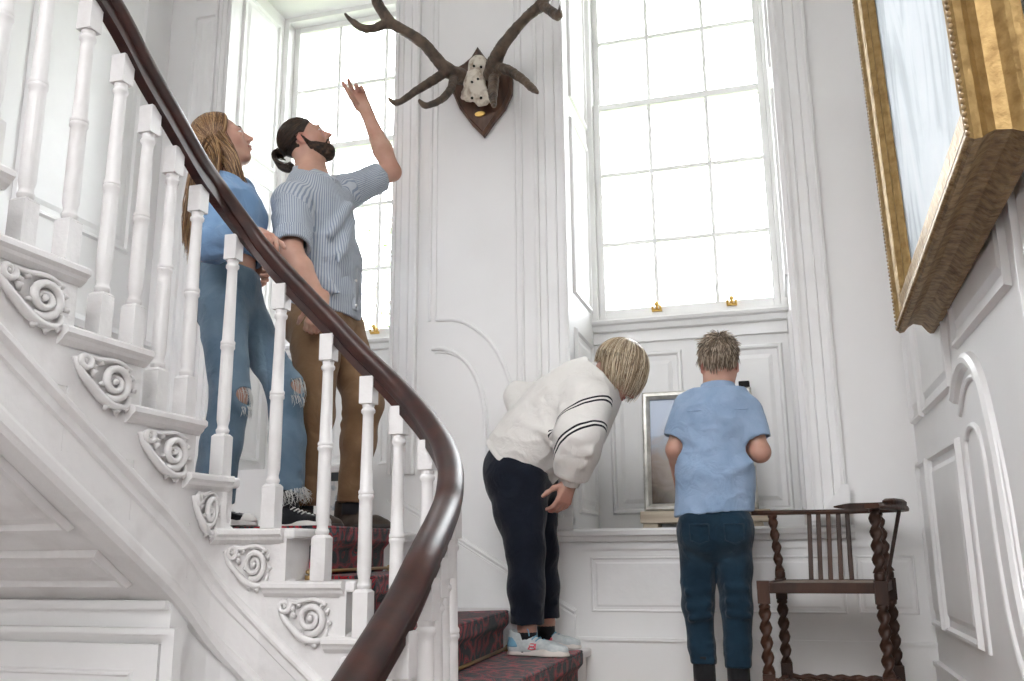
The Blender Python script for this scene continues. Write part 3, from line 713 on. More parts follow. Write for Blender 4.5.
        for i in range(8):
            for j in range(i+1, 8):
                if np.abs(cor[i]-cor[j]).sum() != 1: continue
                mk = ci[:, i] != ci[:, j]; t = cv[mk, i]/(cv[mk, i]-cv[mk, j]+1e-12); t = np.clip(t, 0, 1)
                acc[mk] += cor[i]+(cor[j]-cor[i])*t[:, None]; cnt[mk] += 1
        V = s.lo+(I+acc/cnt[:, None])*s.res
        idx = np.full(np.array(v.shape)-1, -1, np.int32); idx[I[:, 0], I[:, 1], I[:, 2]] = np.arange(len(I))
        F = []
        for ax in range(3):
            o1, o2 = (ax+1) % 3, (ax+2) % 3
            a = [slice(None)]*3; b = [slice(None)]*3; a[ax] = slice(0, -1); b[ax] = slice(1, None)
            A = ins[tuple(a)]; B = ins[tuple(b)]; E = np.argwhere(A != B)
            ok = (E[:, o1] > 0) & (E[:, o2] > 0) & (E[:, o1] < v.shape[o1]-1) & (E[:, o2] < v.shape[o2]-1); E = E[ok]
            sgn = A[E[:, 0], E[:, 1], E[:, 2]]
            def g(d1, d2):
                q = E.copy(); q[:, o1] -= d1; q[:, o2] -= d2; return idx[q[:, 0], q[:, 1], q[:, 2]]
            Q = np.stack([g(1, 1), g(0, 1), g(0, 0), g(1, 0)], 1)
            Q[~sgn] = Q[~sgn][:, ::-1]; F.append(Q)
        F = np.concatenate(F); F = F[(F >= 0).all(1)]
        return V, F
def field_obj(F, name, m, parent=None, smooth_it=1, attrs=None, disp=None):
    V, Q = F.mesh()
    if smooth_it:
        for _ in range(smooth_it):      # light Laplacian smoothing
            acc = np.zeros_like(V); cnt = np.zeros(len(V))
            for i in range(4):
                a, b = Q[:, i], Q[:, (i+1) % 4]
                np.add.at(acc, a, V[b]); np.add.at(cnt, a, 1)
            V = V*.5+.5*acc/np.maximum(cnt, 1)[:, None]
    if disp is not None: V = disp(V, Q)
    at = attrs(V) if attrs else None
    return obj(name, V, Q, m, parent, True, at)
def vnormals(V, Q):
    n = np.cross(V[Q[:, 2]]-V[Q[:, 0]], V[Q[:, 3]]-V[Q[:, 1]]); vn = np.zeros_like(V)
    for i in range(4): np.add.at(vn, Q[:, i], n)
    return vn/(np.linalg.norm(vn, axis=1)[:, None]+1e-12)
_pr = np.random.default_rng(3)
def gnoise(V, scale, seed=0, octaves=2):
    """smooth vectorised value noise in -1..1; scale = cycles per metre (3-vector allowed)"""
    out = np.zeros(len(V)); amp = 1; tot = 0
    sc = np.array(scale, float)*np.ones(3)
    for o in range(octaves):
        p = V*sc*(2**o)+seed*17.3+o*5.1; i = np.floor(p).astype(np.int64); f = p-i; f = f*f*(3-2*f); r = 0
        for dx in (0, 1):
            for dy in (0, 1):
                for dz in (0, 1):
                    h = ((i[:, 0]+dx)*73856093 ^ (i[:, 1]+dy)*19349663 ^ (i[:, 2]+dz)*83492791)
                    h = (h ^ (h >> 13))*1274126177 & 0x7fffffff; val = (h % 10007)/5003.5-1
                    r = r+val*(f[:, 0] if dx else 1-f[:, 0])*(f[:, 1] if dy else 1-f[:, 1])*(f[:, 2] if dz else 1-f[:, 2])
        out += amp*r; tot += amp; amp *= .5
    return out/tot
def wrinkle(amp, scale, seed=0, ridge=True, axes=None, warp=.02):
    def f(V, Q):
        n = vnormals(V, Q); U = V if axes is None else V@np.asarray(axes).T
        U = U+np.stack([gnoise(V, 5, seed+9), gnoise(V, 5, seed+11), gnoise(V, 5, seed+13)], 1)*warp
        w = gnoise(U, scale, seed, 2)
        if ridge: w = 1-2*np.abs(w)**.8; w = np.maximum(w, -.6)
        return V+n*(w*amp)[:, None]
    return f
def strands(name, lines, m, parent, rad=.0012, tone=None, seg=3):
    """lines: array (N, K, 3) of hair paths -> one mesh of thin tapering tubes with a tone attribute"""
    L = np.asarray(lines, float); Nn, K = L.shape[:2]
    T = np.gradient(L, axis=1); T /= np.linalg.norm(T, axis=2)[..., None]+1e-9
    ref = np.array([.31, .17, .93]); A = np.cross(T, ref); A /= np.linalg.norm(A, axis=2)[..., None]+1e-9; B = np.cross(T, A)
    tp = np.interp(np.linspace(0, 1, K), [0, .15, .75, 1], [.7, 1, .9, .25])[None, :, None]*np.asarray(rad).reshape(-1, 1, 1)
    V = np.stack([L+tp*(A*math.cos(2*PI*i/seg)+B*math.sin(2*PI*i/seg)) for i in range(seg)], 2).reshape(-1, 3)
    base = (np.arange(Nn)[:, None, None]*K+np.arange(K-1)[None, :, None])*seg; j = np.arange(seg)[None, None, :]; j2 = (j+1) % seg
    Q = np.stack([base+j, base+j2, base+seg+j2, base+seg+j], -1).reshape(-1, 4)
    t = np.repeat(RNG.random(Nn) if tone is None else tone, K*seg)
    return obj(name, V, Q, m, parent, True, {'tone': t})
def hair_mat(name, c1, c2, c3, rough=.42):
    def f(nt, b):
        a = N(nt, 'Attribute', attribute_name='tone'); r = ramp(nt, a.outputs['Fac'], [(.1, c1), (.5, c2), (.95, c3)])
        nt.links.new(r.outputs[0], b.inputs['Base Color'])
    return mat(name, c2, rough, spec=.35, build=f)
def unit(v): v = np.asarray(v, float); return v/np.linalg.norm(v)

def smin(a, b, k):
    if k <= 0: return np.minimum(a, b)
    h = np.clip(.5+.5*(a-b)/k, 0, 1); return b*h+a*(1-h)-k*h*(1-h)
def garment(lo, hi, res, parts, th, k=.03, post=None):
    """parts: (builder, [(point, normal), ...]); each part is trimmed by its own planes, then all are joined and hollowed"""
    allv = cut = None
    for b, planes in parts:
        A = Field(lo, hi, res); b(A)
        allv = A.v.copy() if allv is None else smin(allv, A.v, k)
        for p, n in planes: A.plane(p, n)
        cut = A.v if cut is None else smin(cut, A.v, k)
    G = A; G.v = np.maximum(cut, -(allv+th)) 
    if post: post(G)
    return G
# ================================================================== ANTLER TROPHY on the pier
tr = thing('antler_trophy', 'brown stag antlers and skull plate on a wooden shield, high on the white pier', 'antlers')
ys = 3.945
out = [(477, 46), (485, 57), (496, 66), (511, 69), (512, 80), (511, 93), (504, 108), (494, 120), (483, 136), (471, 124), (459, 108), (452, 92), (450, 80), (451, 70), (463, 63), (471, 56)]
pts = [P(x, y, Y=ys-.03) for x, y in out]; cc = np.mean(pts, 0)
mb = MB(); n = len(pts)
lay = [(1, ys), (1, ys-.022), (.93, ys-.034), (.90, ys-.030)]
for sc, y in lay: mb.v += [(cc[0]+(p[0]-cc[0])*sc, y, cc[2]+(p[2]-cc[2])*sc) for p in pts]
for l in range(3): mb.f += [(l*n+i, l*n+(i+1) % n, (l+1)*n+(i+1) % n, (l+1)*n+i) for i in range(n)]
mb.v.append((cc[0], ys-.030, cc[2])); mb.f += [(3*n+i, 3*n+(i+1) % n, 4*n) for i in range(n)]; mb.v.append((cc[0], ys, cc[2])); mb.f += [((i+1) % n, i, 4*n+1) for i in range(n)]
mb.build('shield', M['shield'], tr)
q = P(480, 114, Y=ys-.035); pm = MB(); pm.sweep([q+V3(0, .004, 0), q-V3(0, .004, 0)], [(.026*math.cos(t), .013*math.sin(t)) for t in np.linspace(0, 2*PI, 21)[:-1]], up=(0, 0, 1)); pm.build('brass_plaque', M['brass'], tr, False)
# skull plate
F = Field((-1.42, 3.72, 2.50), (-1.10, 3.94, 3.0), .0035)
def pp(x, y, Y): return P(x, y, Y=Y)
F.ell(pp(478, 66, 3.87), (.045, .045, .05), None, .02)
F.cone(pp(478, 64, 3.87), pp(474, 80, 3.85), .038, .045, .02, flat=((0, 1, 0), .7)).cone(pp(474, 80, 3.85), pp(470, 95, 3.87), .045, .038, .02, flat=((0, 1, 0), .6)).cone(pp(474, 80, 3.85), pp(482, 99, 3.86), .045, .04, .02, flat=((0, 1, 0), .6))
F.cone(pp(491, 92, 3.86), pp(493, 105, 3.85), .020, .012, .01); F.cone(pp(465, 92, 3.86), pp(463, 97, 3.87), .016, .012, .01)
F.plane(pp(476, 107, 3.86), (0.05, 0, -1)); F.plane((0, 3.905, 0), (0, 1, 0))
for x, y in ((474, 66), (481, 67), (478, 79), (472, 82), (472, 98), (481, 98)): F.cone(pp(x, y, 3.90), pp(x, y, 3.75), .0065, .0065, .002, 'cut')
F.cone(pp(477, 60, 3.80), pp(478, 106, 3.80), .012, .012, .0, 'cut', flat=((1, 0, 0), .2)) if 0 else None
field_obj(F, 'skull_plate', M['bone'], tr, 1, disp=lambda V, Q: V+vnormals(V, Q)*(gnoise(V, 60, 2, 2)*.0035)[:, None])
for x, y in ((474, 66), (481, 67), (478, 79), (472, 82), (472, 98), (481, 98)): MB().ball(pp(x, y, 3.835), (.007, .007, .007), 8).build('peg_hole', M['dark'], tr, True)
def antler(name, chains, lo, hi, burr):
    F = Field(lo, hi, .005)
    for pts, rs in chains:
        q = [P(x, y, Y=Y) for x, y, Y in pts]; qq = catmull(q, 5); rr = np.interp(np.linspace(0, 1, len(qq)), np.linspace(0, 1, len(rs)), rs)
        F.chain(qq, list(rr), .012)
    F.ell(P(*burr[:2], Y=burr[2]), (.042, .035, .040), None, .01)
    def disp(V, Q): return V+vnormals(V, Q)*(gnoise(V, (55, 55, 22), 4, 2)*.0035+gnoise(V, 130, 6, 1)*.0012)[:, None]
    return field_obj(F, name, M['antler'], tr, 1, disp=disp)
antler('antler', [([(461, 76, 3.84), (452, 73, 3.79), (441, 64, 3.74), (424, 44, 3.68), (405, 31, 3.64), (391, 23, 3.61), (381, 9, 3.58), (374, -8, 3.55), (371, -40, 3.52)], [.034, .031, .027, .024, .022, .024, .022, .019, .016]),
    ([(390, 22, 3.61), (378, 27, 3.58), (365, 29, 3.55), (354, 23, 3.52), (344, 13, 3.49)], [.020, .017, .015, .011, .003]),
    ([(446, 72, 3.77), (432, 81, 3.70), (416, 91, 3.64), (402, 101, 3.60), (395, 103, 3.58), (388, 98, 3.56)], [.021, .018, .016, .012, .008, .003]),
    ([(454, 78, 3.79), (450, 90, 3.70), (442, 99, 3.62), (430, 105, 3.56), (423, 105, 3.53), (419, 100, 3.51)], [.018, .016, .014, .011, .008, .003])],
    (-2.08, 3.40, 2.35), (-1.28, 3.92, 3.62), (461, 77, 3.85))
antler('antler', [([(492, 72, 3.84), (495, 62, 3.79), (502, 47, 3.74), (514, 31, 3.70), (530, 14, 3.66), (543, 3, 3.63), (547, -14, 3.60), (546, -45, 3.57)], [.036, .032, .025, .022, .021, .024, .021, .017]),
    ([(541, 4, 3.63), (552, 12, 3.59), (558, 16, 3.56), (563, 9, 3.53), (562, 0, 3.50), (558, -14, 3.5)], [.020, .019, .015, .013, .010, .004]),
    ([(496, 68, 3.80), (508, 70, 3.74), (522, 79, 3.69), (532, 88, 3.65), (538, 93, 3.62)], [.022, .020, .017, .013, .006]),
    ([(494, 78, 3.80), (493, 88, 3.72), (493, 96, 3.64), (494, 106, 3.56)], [.024, .022, .018, .010])],
    (-1.36, 3.40, 2.35), (-.78, 3.92, 3.52), (492, 74, 3.85))

# ================================================================== GILT FRAMED PICTURE on the right wall
Fp = P(897, 330, X=.405); Np = P(968, 137, X=.372)
ua = unit(Np-Fp); vt = unit(V3(-.022, 0, 1)); vt = unit(vt-ua*(vt@ua)); nb = np.cross(vt, ua); nb = nb if nb[0] > 0 else -nb    # nb: toward the wall
Wd = np.linalg.norm(Np-Fp); Hd = 1.45
pic = thing('picture_frame', 'large gilt framed picture of pale clouds, leaning out from the right wall', 'picture')
def ring(prof, name, m, corner_m=None):
    """prof: (inset, depth toward wall) closed cross-section, mitred around the rectangle"""
    mb = MB(); k_ = len(prof)
    cs = [(0, 0, 1, 1), (Wd, 0, -1, 1), (Wd, Hd, -1, -1), (0, Hd, 1, -1)]
    for a, b, sa, sb in cs:
        for i, d in prof: mb.v.append(tuple(Fp+ua*(a+sa*i)+vt*(b+sb*i)+nb*d))
    for c in range(4):
        for j in range(k_): mb.f.append((c*k_+j, c*k_+(j+1) % k_, ((c+1) % 4)*k_+(j+1) % k_, ((c+1) % 4)*k_+j))
    o = mb.build(name, m, pic)
    if isinstance(m, list): o.data.polygons.foreach_set('material_index', [1 if i//k_ in (1, 3) else 0 for i in range(4*k_)])
    return o
ring([(0, .0), (-.010, .008), (-.008, .022), (.004, .034), (.012, .05), (.006, .075), (-.012, .092), (-.018, .10), (-.018, .118), (.06, .118), (.06, .03), (.02, .0)], 'frame_moulding', [M['gold2'], M['gold']])
ring([(.02, -.001), (.035, .010), (.060, .016), (.085, .010), (.095, .014), (.105, .030), (.12, .034), (.13, .030), (.14, .045), (.14, .06), (.05, .06), (.02, .02)], 'frame_face', M['gold'])
# beaded outer edge
mb = MB()
for o_, d_, L_ in ((Fp, ua, Wd), (Fp, vt, Hd), (Fp+ua*Wd, vt, Hd)):
    for t in np.arange(.006, L_, .013): mb.ball(o_+d_*t+nb*.001, .0058, 6)
tag(mb.build('beading', M['gold2'], pic, True), 'dark worn beading along the outer edge')
c0 = Fp+nb*.052; i_ = .128
cv = [c0+ua*i_+vt*i_, c0+ua*(Wd-i_)+vt*i_, c0+ua*(Wd-i_)+vt*(Hd-i_), c0+ua*i_+vt*(Hd-i_)]
mb = MB(); mb.add([*cv, *[p+nb*.01 for p in cv]], [(0, 1, 2, 3), (7, 6, 5, 4), (0, 4, 5, 1), (1, 5, 6, 2), (2, 6, 7, 3), (3, 7, 4, 0)]); mb.build('canvas', M['canvas'], pic)

# ================================================================== PAINTING standing on the window seat
pw = thing('framed_painting', 'small painting in worn silver frame standing on pale wood in the window seat', 'painting')
x0, x1 = P(643, 450, Y=4.36)[0], -.10; z0, z1 = P(680, 511, Y=4.36)[2], P(643, 393, Y=4.40)[2]
lean = .07
def pv(x, z, d): t = (z-z0)/(z1-z0); return V3(x, 4.33+lean*t+d, z)
mb = MB()
for a, b, d1, d2 in ((0, .012, -.0, .05), (.012, .034, -.012, .05)):
    pass
prof = [(0, .05), (0, -.005), (.008, -.014), (.020, -.014), (.028, -.002), (.034, .006), (.034, .02), (.034, .05)]
cs = [(x0, z0, 1, 1), (x1, z0, -1, 1), (x1, z1, -1, -1), (x0, z1, 1, -1)]
for x, z, sx, sz in cs:
    for i, d in prof: mb.v.append(tuple(pv(x+sx*i, z+sz*i, d)))
kk = len(prof)
for c in range(4):
    for j in range(kk): mb.f.append((c*kk+j, c*kk+(j+1) % kk, ((c+1) % 4)*kk+(j+1) % kk, ((c+1) % 4)*kk+j))
mb.build('frame', M['silver'], pw)
q = [pv(x0+.034, z0+.034, .018), pv(x1-.034, z0+.034, .018), pv(x1-.034, z1-.034, .018), pv(x0+.034, z1-.034, .018)]
mb = MB(); mb.add([*q, *[p+V3(0, .01, 0) for p in q]], [(0, 1, 2, 3), (7, 6, 5, 4), (0, 4, 5, 1), (1, 5, 6, 2), (2, 6, 7, 3), (3, 7, 4, 0)]); mb.build('painted_panel', M['paint2'], pw)
MB().box(x1-.055, 4.39, z1+.001, x1-.005, 4.43, z1+.03).build('dark_corner', M['dark'], pw, bev=.004)  # added dark block standing in for the frame's dark corner
st = thing('wooden_plinth', 'pale pine board on small feet under the silver framed painting', 'wood block')
MB().box(x0-.015, 4.28, z0-.055, x1+.05, 4.43, z0-.002).build('board', M['pine'], st, bev=.004)
for xx in (x0+.03, x1-.02): MB().box(xx-.035, 4.295, SEAT, xx+.035, 4.42, z0-.056).build('foot', M['pine'], st, bev=.004)

# ================================================================== BARLEY TWIST CORNER CHAIR
ch = thing('barley_twist_chair', 'dark oak corner chair with barley twist legs against the panelled wall', 'chair')
def twist(a, b, r0=.017, r1=.017, turns=4.5, amp=.32, seg=12, n=70, ph=0):
    a, b = np.asarray(a, float), np.asarray(b, float); t = unit(b-a); s1 = unit(np.cross(t, (0, 1, .01) if abs(t[1]) < .9 else (1, 0, 0))); s2 = np.cross(t, s1)
    mb = MB()
    for i in range(n):
        u = i/(n-1); p = a+(b-a)*u; r = (r0+(r1-r0)*u)
        for j in range(seg):
            th = 2*PI*j/seg; rr = r*(1+amp*math.cos(2*(th-turns*PI*u-ph)))
            mb.v.append(tuple(p+s1*rr*math.cos(th)+s2*rr*math.sin(th)))
    for i in range(n-1):
        for j in range(seg): mb.f.append((i*seg+j, i*seg+(j+1) % seg, (i+1)*seg+(j+1) % seg, (i+1)*seg+j))
    mb.f.append(tuple(range(seg))[::-1]); mb.f.append(tuple((n-1)*seg+j for j in range(seg)))
    return mb
zs_ = P(820, 588, Y=3.42)[2]     # seat rail mid height
zt_ = zs_+.018; zb_ = zs_-.018
xf0, xf1 = P(764, 600, Y=3.42)[0], P(883, 610, Y=3.42)[0]; xb0, xb1 = P(782, 600, Y=3.76)[0], P(893.5, 610, Y=3.76)[0]
legs = {'fl': (xf0, 3.42), 'fr': (xf1, 3.42), 'bl': (xb0, 3.76), 'br': (xb1-.005, 3.76)}
for k_, (x, y) in legs.items():
    w_ = .021
    lg = MB(); up_ = .012 if k_ == 'fl' else .02
    lg.box(x-w_, y-w_, zb_-.035, x+w_, y+w_, zt_+.006)
    lg.box(x-w_, y-w_, .02, x+w_, y+w_, .135); lg.lathe([(.012, .0), (.017, .006), (.017, .014), (.012, .02)], 12, (x, y, 0))
    t_ = twist((x, y, .13), (x, y, zb_-.03), .0165, .0165, 5, ph=x*9); t_.lathe([(.018, zb_-.052), (.020, zb_-.045), (.018, zb_-.038)], 12, (x, y, 0))
    nb_ = len(lg.v); lg.add(t_.v, t_.f); o = lg.build('leg', M['oak'], ch, True); sm = [sum(v_ < nb_ for v_ in p_.vertices) == 0 for p_ in o.data.polygons]; o.data.polygons.foreach_set('use_smooth', sm)
def rl(p, q, h=.018, t=.011): 
    p, q = np.array(p), np.array(q); d = (q-p)/2; u = unit(d); s_ = np.cross(u, (0, 0, 1)); return MB().obox((p+q)/2, d, s_*t, V3(0, 0, h))
for a, b in (('fl', 'fr'), ('bl', 'br'), ('fl', 'bl'), ('fr', 'br')):
    p, q = V3(*legs[a], zs_), V3(*legs[b], zs_); bevel(rl(p, q).build('seat_rail', M['oak'], ch), .003)
    if a != 'fl' or b != 'fr':
        p2, q2 = V3(*legs[a], .085), V3(*legs[b], .085); u = unit(q2-p2)*.02
        twist(p2+u, q2-u, .011, .011, 6).build('stretcher', M['oak'], ch, True)
p2, q2 = V3(*legs['fl'], .11), V3(*legs['fr'], .11); twist(p2+V3(.02, 0, 0), q2-V3(.02, 0, 0), .011, .011, 6).build('stretcher', M['oak'], ch, True)
# drop-in seat pad, pale
mb = MB(); mb.prism([(legs['fl'][0]+.02, 3.425), (legs['fr'][0]-.02, 3.425), (legs['br'][0]-.02, 3.755), (legs['bl'][0]+.02, 3.755)], zt_-.014, zt_-.002)
mb.build('seat', mat('worn_hide_seat', (.22, .17, .13), .6), ch, bev=.004)
# crest rail: U shape over the back and the right side
ztop = P(800, 511, Y=3.77)[2]
cr = [P(751, 513, Y=3.80), P(775, 512, Y=3.81), P(810, 510, Y=3.82), P(845, 507, Y=3.82), P(875, 504, Y=3.80), P(895, 502, Y=3.74), P(901, 503, Y=3.64), P(893, 506, Y=3.50), P(880, 508, Y=3.40), P(872, 509, Y=3.34)]
cr = [V3(p[0], p[1], ztop-.004) for p in cr]; cr = catmull(cr, 6)
MB().sweep(cr, [(-.024, -.008), (-.026, .0), (-.022, .009), (.022, .009), (.026, 0), (.024, -.008)][::-1]).build('arm_rail', M['oak'], ch)
c2 = [p+V3(0, 0, .019) for p in cr]; i0 = int(len(cr)*.30); c2 = c2[i0:int(len(cr)*.86)]
sc = [min(1, .25+.3*min(i, len(c2)-1-i)) for i in range(len(c2))]
MB().sweep(c2, [(-.018, -.0112), (-.020, .004), (-.012, .012), (.014, .012), (.021, .004), (.021, -.0112)][::-1], scales=sc).build('crest', M['oak'], ch)
for x_, y_, x2, y2, rr in ((legs['bl'][0], 3.76, P(772, 512, Y=3.79)[0], 3.79, .014), (legs['br'][0], 3.76, P(877, 508, Y=3.79)[0], 3.79, .017), (legs['fr'][0], 3.42, P(874, 508, Y=3.42)[0], 3.42, .0165)):
    o = twist((x_, y_, zt_+.03), (x2, y2, ztop-.02), rr, rr, 4.5); o.lathe([(.018, zt_+.004), (.019, zt_+.012), (.019, zt_+.026), (.014, zt_+.034)], 12, (x_, y_, 0)); o.lathe([(.013, ztop-.028), (.018, ztop-.02), (.018, ztop-.012)], 12, (x2, y2, 0))
    o.build('arm_post', M['oak'], ch, True)
for a, b in ((809, 811.5), (818, 821), (828, 831), (838, 841.5), (847, 852)):
    p = P(a, 512, Y=3.81); q = P(b, 582, Y=3.765); p[2] = ztop-.008; q[2] = zt_-.004
    d = (p-q)/2; u = unit(d); s_ = unit(np.cross(u, (0, 1, 0))); bevel(MB().obox((p+q)/2, d, s_*.0085, np.cross(u, s_)*.005).build('slat', M['oak'], ch), .002)
for yy, yo in ((3.66, 3.66), (3.56, 3.57)):
    p = P(899, 507, Y=yo); p[2] = ztop-.008; q = P(886.5, 580, Y=yy); q[2] = zt_-.004
    d = (p-q)/2; u = unit(d); s_ = unit(np.cross(u, (0, 1, 0))); bevel(MB().obox((p+q)/2, d, s_*.006, np.cross(u, s_)*.009).build('slat', M['oak'], ch), .002)
# ================================================================== small box at the back of the stair
bx = thing('storage_box', 'small pale patterned box with dark band on stair behind the pointing man', 'box')
b0, b1 = P(319, 500, Y=3.72)[0], P(338, 500, Y=3.72)[0]; bz = LV(4)
ztp = P(328, 470, Y=3.72)[2]
MB().box(b0, 3.72, bz, b1, 3.86, ztp-.05).build('body', mat('blue_grey_mottled_card', (.6, .62, .62), .6, build=noise_col((.18, .27, .34), (.72, .72, .70), 28, 5, lo=.38, hi=.55)), bx, bev=.004)
MB().box(b0-.002, 3.718, ztp-.05, b1+.002, 3.862, ztp-.012).build('dark_band', mat('charcoal_card', (.07, .075, .08), .6), bx, bev=.003)
MB().box(b0-.004, 3.716, ztp-.012, b1+.004, 3.864, ztp).build('lid', M['trim'], bx, bev=.003)
# ================================================================== OUTSIDE: tree seen faintly through the left window
tree = thing('garden_tree', 'pale bare garden tree just visible outside the left window', 'tree')
TB = V3(-8.2, 14.5, -1.5); rg = np.random.default_rng(5)
mb = MB(); tips = []
def branch(p, d, L, r, lvl):
    pts = [p]; dd = unit(d)
    for i in range(4):
        dd = unit(dd+rg.normal(0, .16, 3)+V3(0, 0, .05)); pts.append(pts[-1]+dd*L/4)
    mb.tube(pts, list(np.linspace(r, r*.55, 5)), 6)
    if lvl < 4:
        for i in range(3 if lvl else 5):
            q = pts[2+(i % 3)]; branch(q, unit(dd+rg.normal(0, .75, 3)), L*.66, r*.5, lvl+1)
    else: tips.append(pts[-1])
branch(TB, (0, 0, 1), 4.0, .16, 0)
bark = mat('tree_bark', (.40, .36, .32), .9); mb.build('branches', bark, tree, True)
lv = MB()
for p in tips:
    for _ in range(9):
        q = p+rg.normal(0, .22, 3); a = unit(rg.normal(0, 1, 3))*.07; b = unit(np.cross(a, rg.normal(0, 1, 3)))*.045
        lv.add([q-a, q-b, q+a, q+b], [(0, 1, 2, 3)])
lv.build('leaves', mat('leaf_green', (.30, .38, .22), .6), tree)
struct(MB().box(-40, 4.8, -2.2, 40, 60, -2.0).build('ground', mat('lawn', (.14, .2, .08), .9, build=noise_col((.10, .15, .05), (.2, .26, .1), 3, 5))))
# ================================================================== PEOPLE
def skin_nodes(c, dark, red):
    def f(nt, b):
        tc = N(nt, 'TexCoord'); n = N(nt, 'TexNoise', Scale=18, Detail=4); nt.links.new(tc.outputs['Object'], n.inputs['Vector'])
        r = ramp(nt, n.outputs['Fac'], [(.3, dark), (.6, c)])
        a = N(nt, 'Attribute', attribute_name='blush'); mx = N(nt, 'Mix', data_type='RGBA'); nt.links.new(a.outputs['Fac'], mx.inputs[0])
        nt.links.new(r.outputs[0], mx.inputs[6]); mx.inputs[7].default_value = (*red, 1); nt.links.new(mx.outputs[2], b.inputs['Base Color'])
    return f
M['skin'] = mat('fair_skin', (.55, .33, .25), .5, spec=.35, build=skin_nodes((.56, .335, .255), (.50, .285, .21), (.52, .16, .13)), Subsurface_Weight=.12, Subsurface_Scale=.02)
M['skin2'] = mat('older_fair_skin', (.50, .30, .23), .5, spec=.35, build=skin_nodes((.50, .29, .225), (.42, .225, .17), (.45, .15, .12)), Subsurface_Weight=.12, Subsurface_Scale=.02)
M['eye'] = mat('eye_white', (.75, .72, .70), .25)
M['iris'] = mat('eye_iris', (.05, .035, .025), .2)
M['lip'] = mat('lips', (.45, .16, .14), .45)

class Head:
    def __init__(s, c, f, u, sc=1.0):
        s.c = np.asarray(c, float); s.f = unit(f); s.r = unit(np.cross(s.f, u)); s.u = np.cross(s.r, s.f); s.s = sc; s.A = np.array([s.f, s.r, s.u])
    def p(s, f, r, u): return s.c+(s.f*f+s.r*r+s.u*u)*s.s
    def build(s, F, child=False, mouth=0.0, fem=False):
        S = s.s; A = s.A; e = lambda c, r, k, op='add': F.ell(s.p(*c), np.array(r)*S, A, k*S, op); cn = lambda a, b, ra, rb, k, op='add', flat=None: F.cone(s.p(*a), s.p(*b), ra*S, rb*S, k*S, op, flat)
        e((-.012, 0, .036), (.094, .076, .088), .02)
        e((.030, 0, -.015), (.062, .062, .085), .03)
        for sg in (-1, 1):
            cn((-.005, .050*sg, -.050), (.055, .024*sg, -.098 if not child else -.09), .022, .020, .03)
            e((.058, .036*sg, -.030), (.028, .026, .026), .02)
            cn((.078, .042*sg, .018), (.088, .012*sg, .020), .012, .012, .018)
        e((.066, 0, -.098), (.022, .026, .020), .02)
        e((.070, 0, -.060), (.026, .034, .030), .02)
        for sg in (-1, 1): e((.098, .031*sg, .001), (.016, .019, .012), .012, 'cut')
        for sg in (-1, 1):
            e((.084, .031*sg, -.008), (.0135, .017, .009), .004); e((.086, .031*sg, .010), (.012, .018, .006), .004)
        cn((.090, 0, .014), (.113, 0, -.026), .0085, .0105, .007); e((.119, 0, -.030), (.011, .010, .0095), .006)
        for sg in (-1, 1): e((.101, .012*sg, -.036), (.010, .008, .007), .006)
        e((.090, 0, -.022), (.018, .015, .024), .010)
        e((.0955, 0, -.060), (.010, .021, .0055), .005); e((.0925, 0, -.0725-mouth), (.010, .018, .006), .005)
        cn((.104, -.020, -.066), (.104, .020, -.066), .0022+mouth*.4, .0022+mouth*.4, .003, 'cut')
        for sg in (-1, 1):   # ears
            e((-.008, .078*sg, -.008), (.018, .007, .031), .006); e((-.004, .086*sg, -.008), (.010, .006, .020), .003, 'cut'); e((-.002, .078*sg, -.034), (.009, .006, .010), .005)
    def face_parts(s, par, brow_m, eyes=True, lips=False):
        if eyes:
            for sg in (-1, 1):
                mb = MB(); mb.ball(tuple(s.p(.0835, .031*sg, -.001)), .0120*s.s, 14); o = mb.build('eye', M['eye'], par, True)
                mb = MB(); mb.ball(tuple(s.p(.0915, .0315*sg, .000)), (.0056*s.s,)*3, 10); mb.build('iris', M['iris'], o, True)
        for sg in (-1, 1):
            mb = MB(); q = catmull([s.p(.097, .014*sg, .021), s.p(.0955, .030*sg, .027), s.p(.082, .049*sg, .020)], 4); mb.tube(q, list(np.array([.5, .9, 1, 1, 1, .9, .8, .6, .2][:len(q)])*.0042*s.s), 6); mb.build('eyebrow', brow_m, par, True)
        if lips:
            mb = MB(); mb.tube(catmull([s.p(.094, -.019, -.064), s.p(.1045, 0, -.060), s.p(.094, .019, -.064)], 4), .0036*s.s, 6); mb.tube(catmull([s.p(.092, -.017, -.067), s.p(.1015, 0, -.0735), s.p(.092, .017, -.067)], 4), .0038*s.s, 6); tag(mb.build('lips', M['lip'], par, True), 'pink lips')
def headfield(H, res=.003, pad=.16, **kw):
    F = Field(H.c-pad, H.c+pad, res); H.build(F, **kw); return F
def loc(F, H):
    """head-local coordinates of a field's grid"""
    X = F.ax[0][:, None, None]-H.c[0]; Y = F.ax[1][None, :, None]-H.c[1]; Z = F.ax[2][None, None, :]-H.c[2]
    return [(X*a[0]+Y*a[1]+Z*a[2])/H.s for a in (H.f, H.r, H.u)]
def torso(F, pts, rl, ra, lat, k=.05):
    pts = [np.asarray(p, float) for p in pts]
    for i in range(len(pts)-1):
        ax = unit(np.cross(lat, pts[i+1]-pts[i])); F.cone(pts[i], pts[i+1], rl[i], rl[i+1], k, flat=(ax, (ra[i]+ra[i+1])/(rl[i]+rl[i+1])))
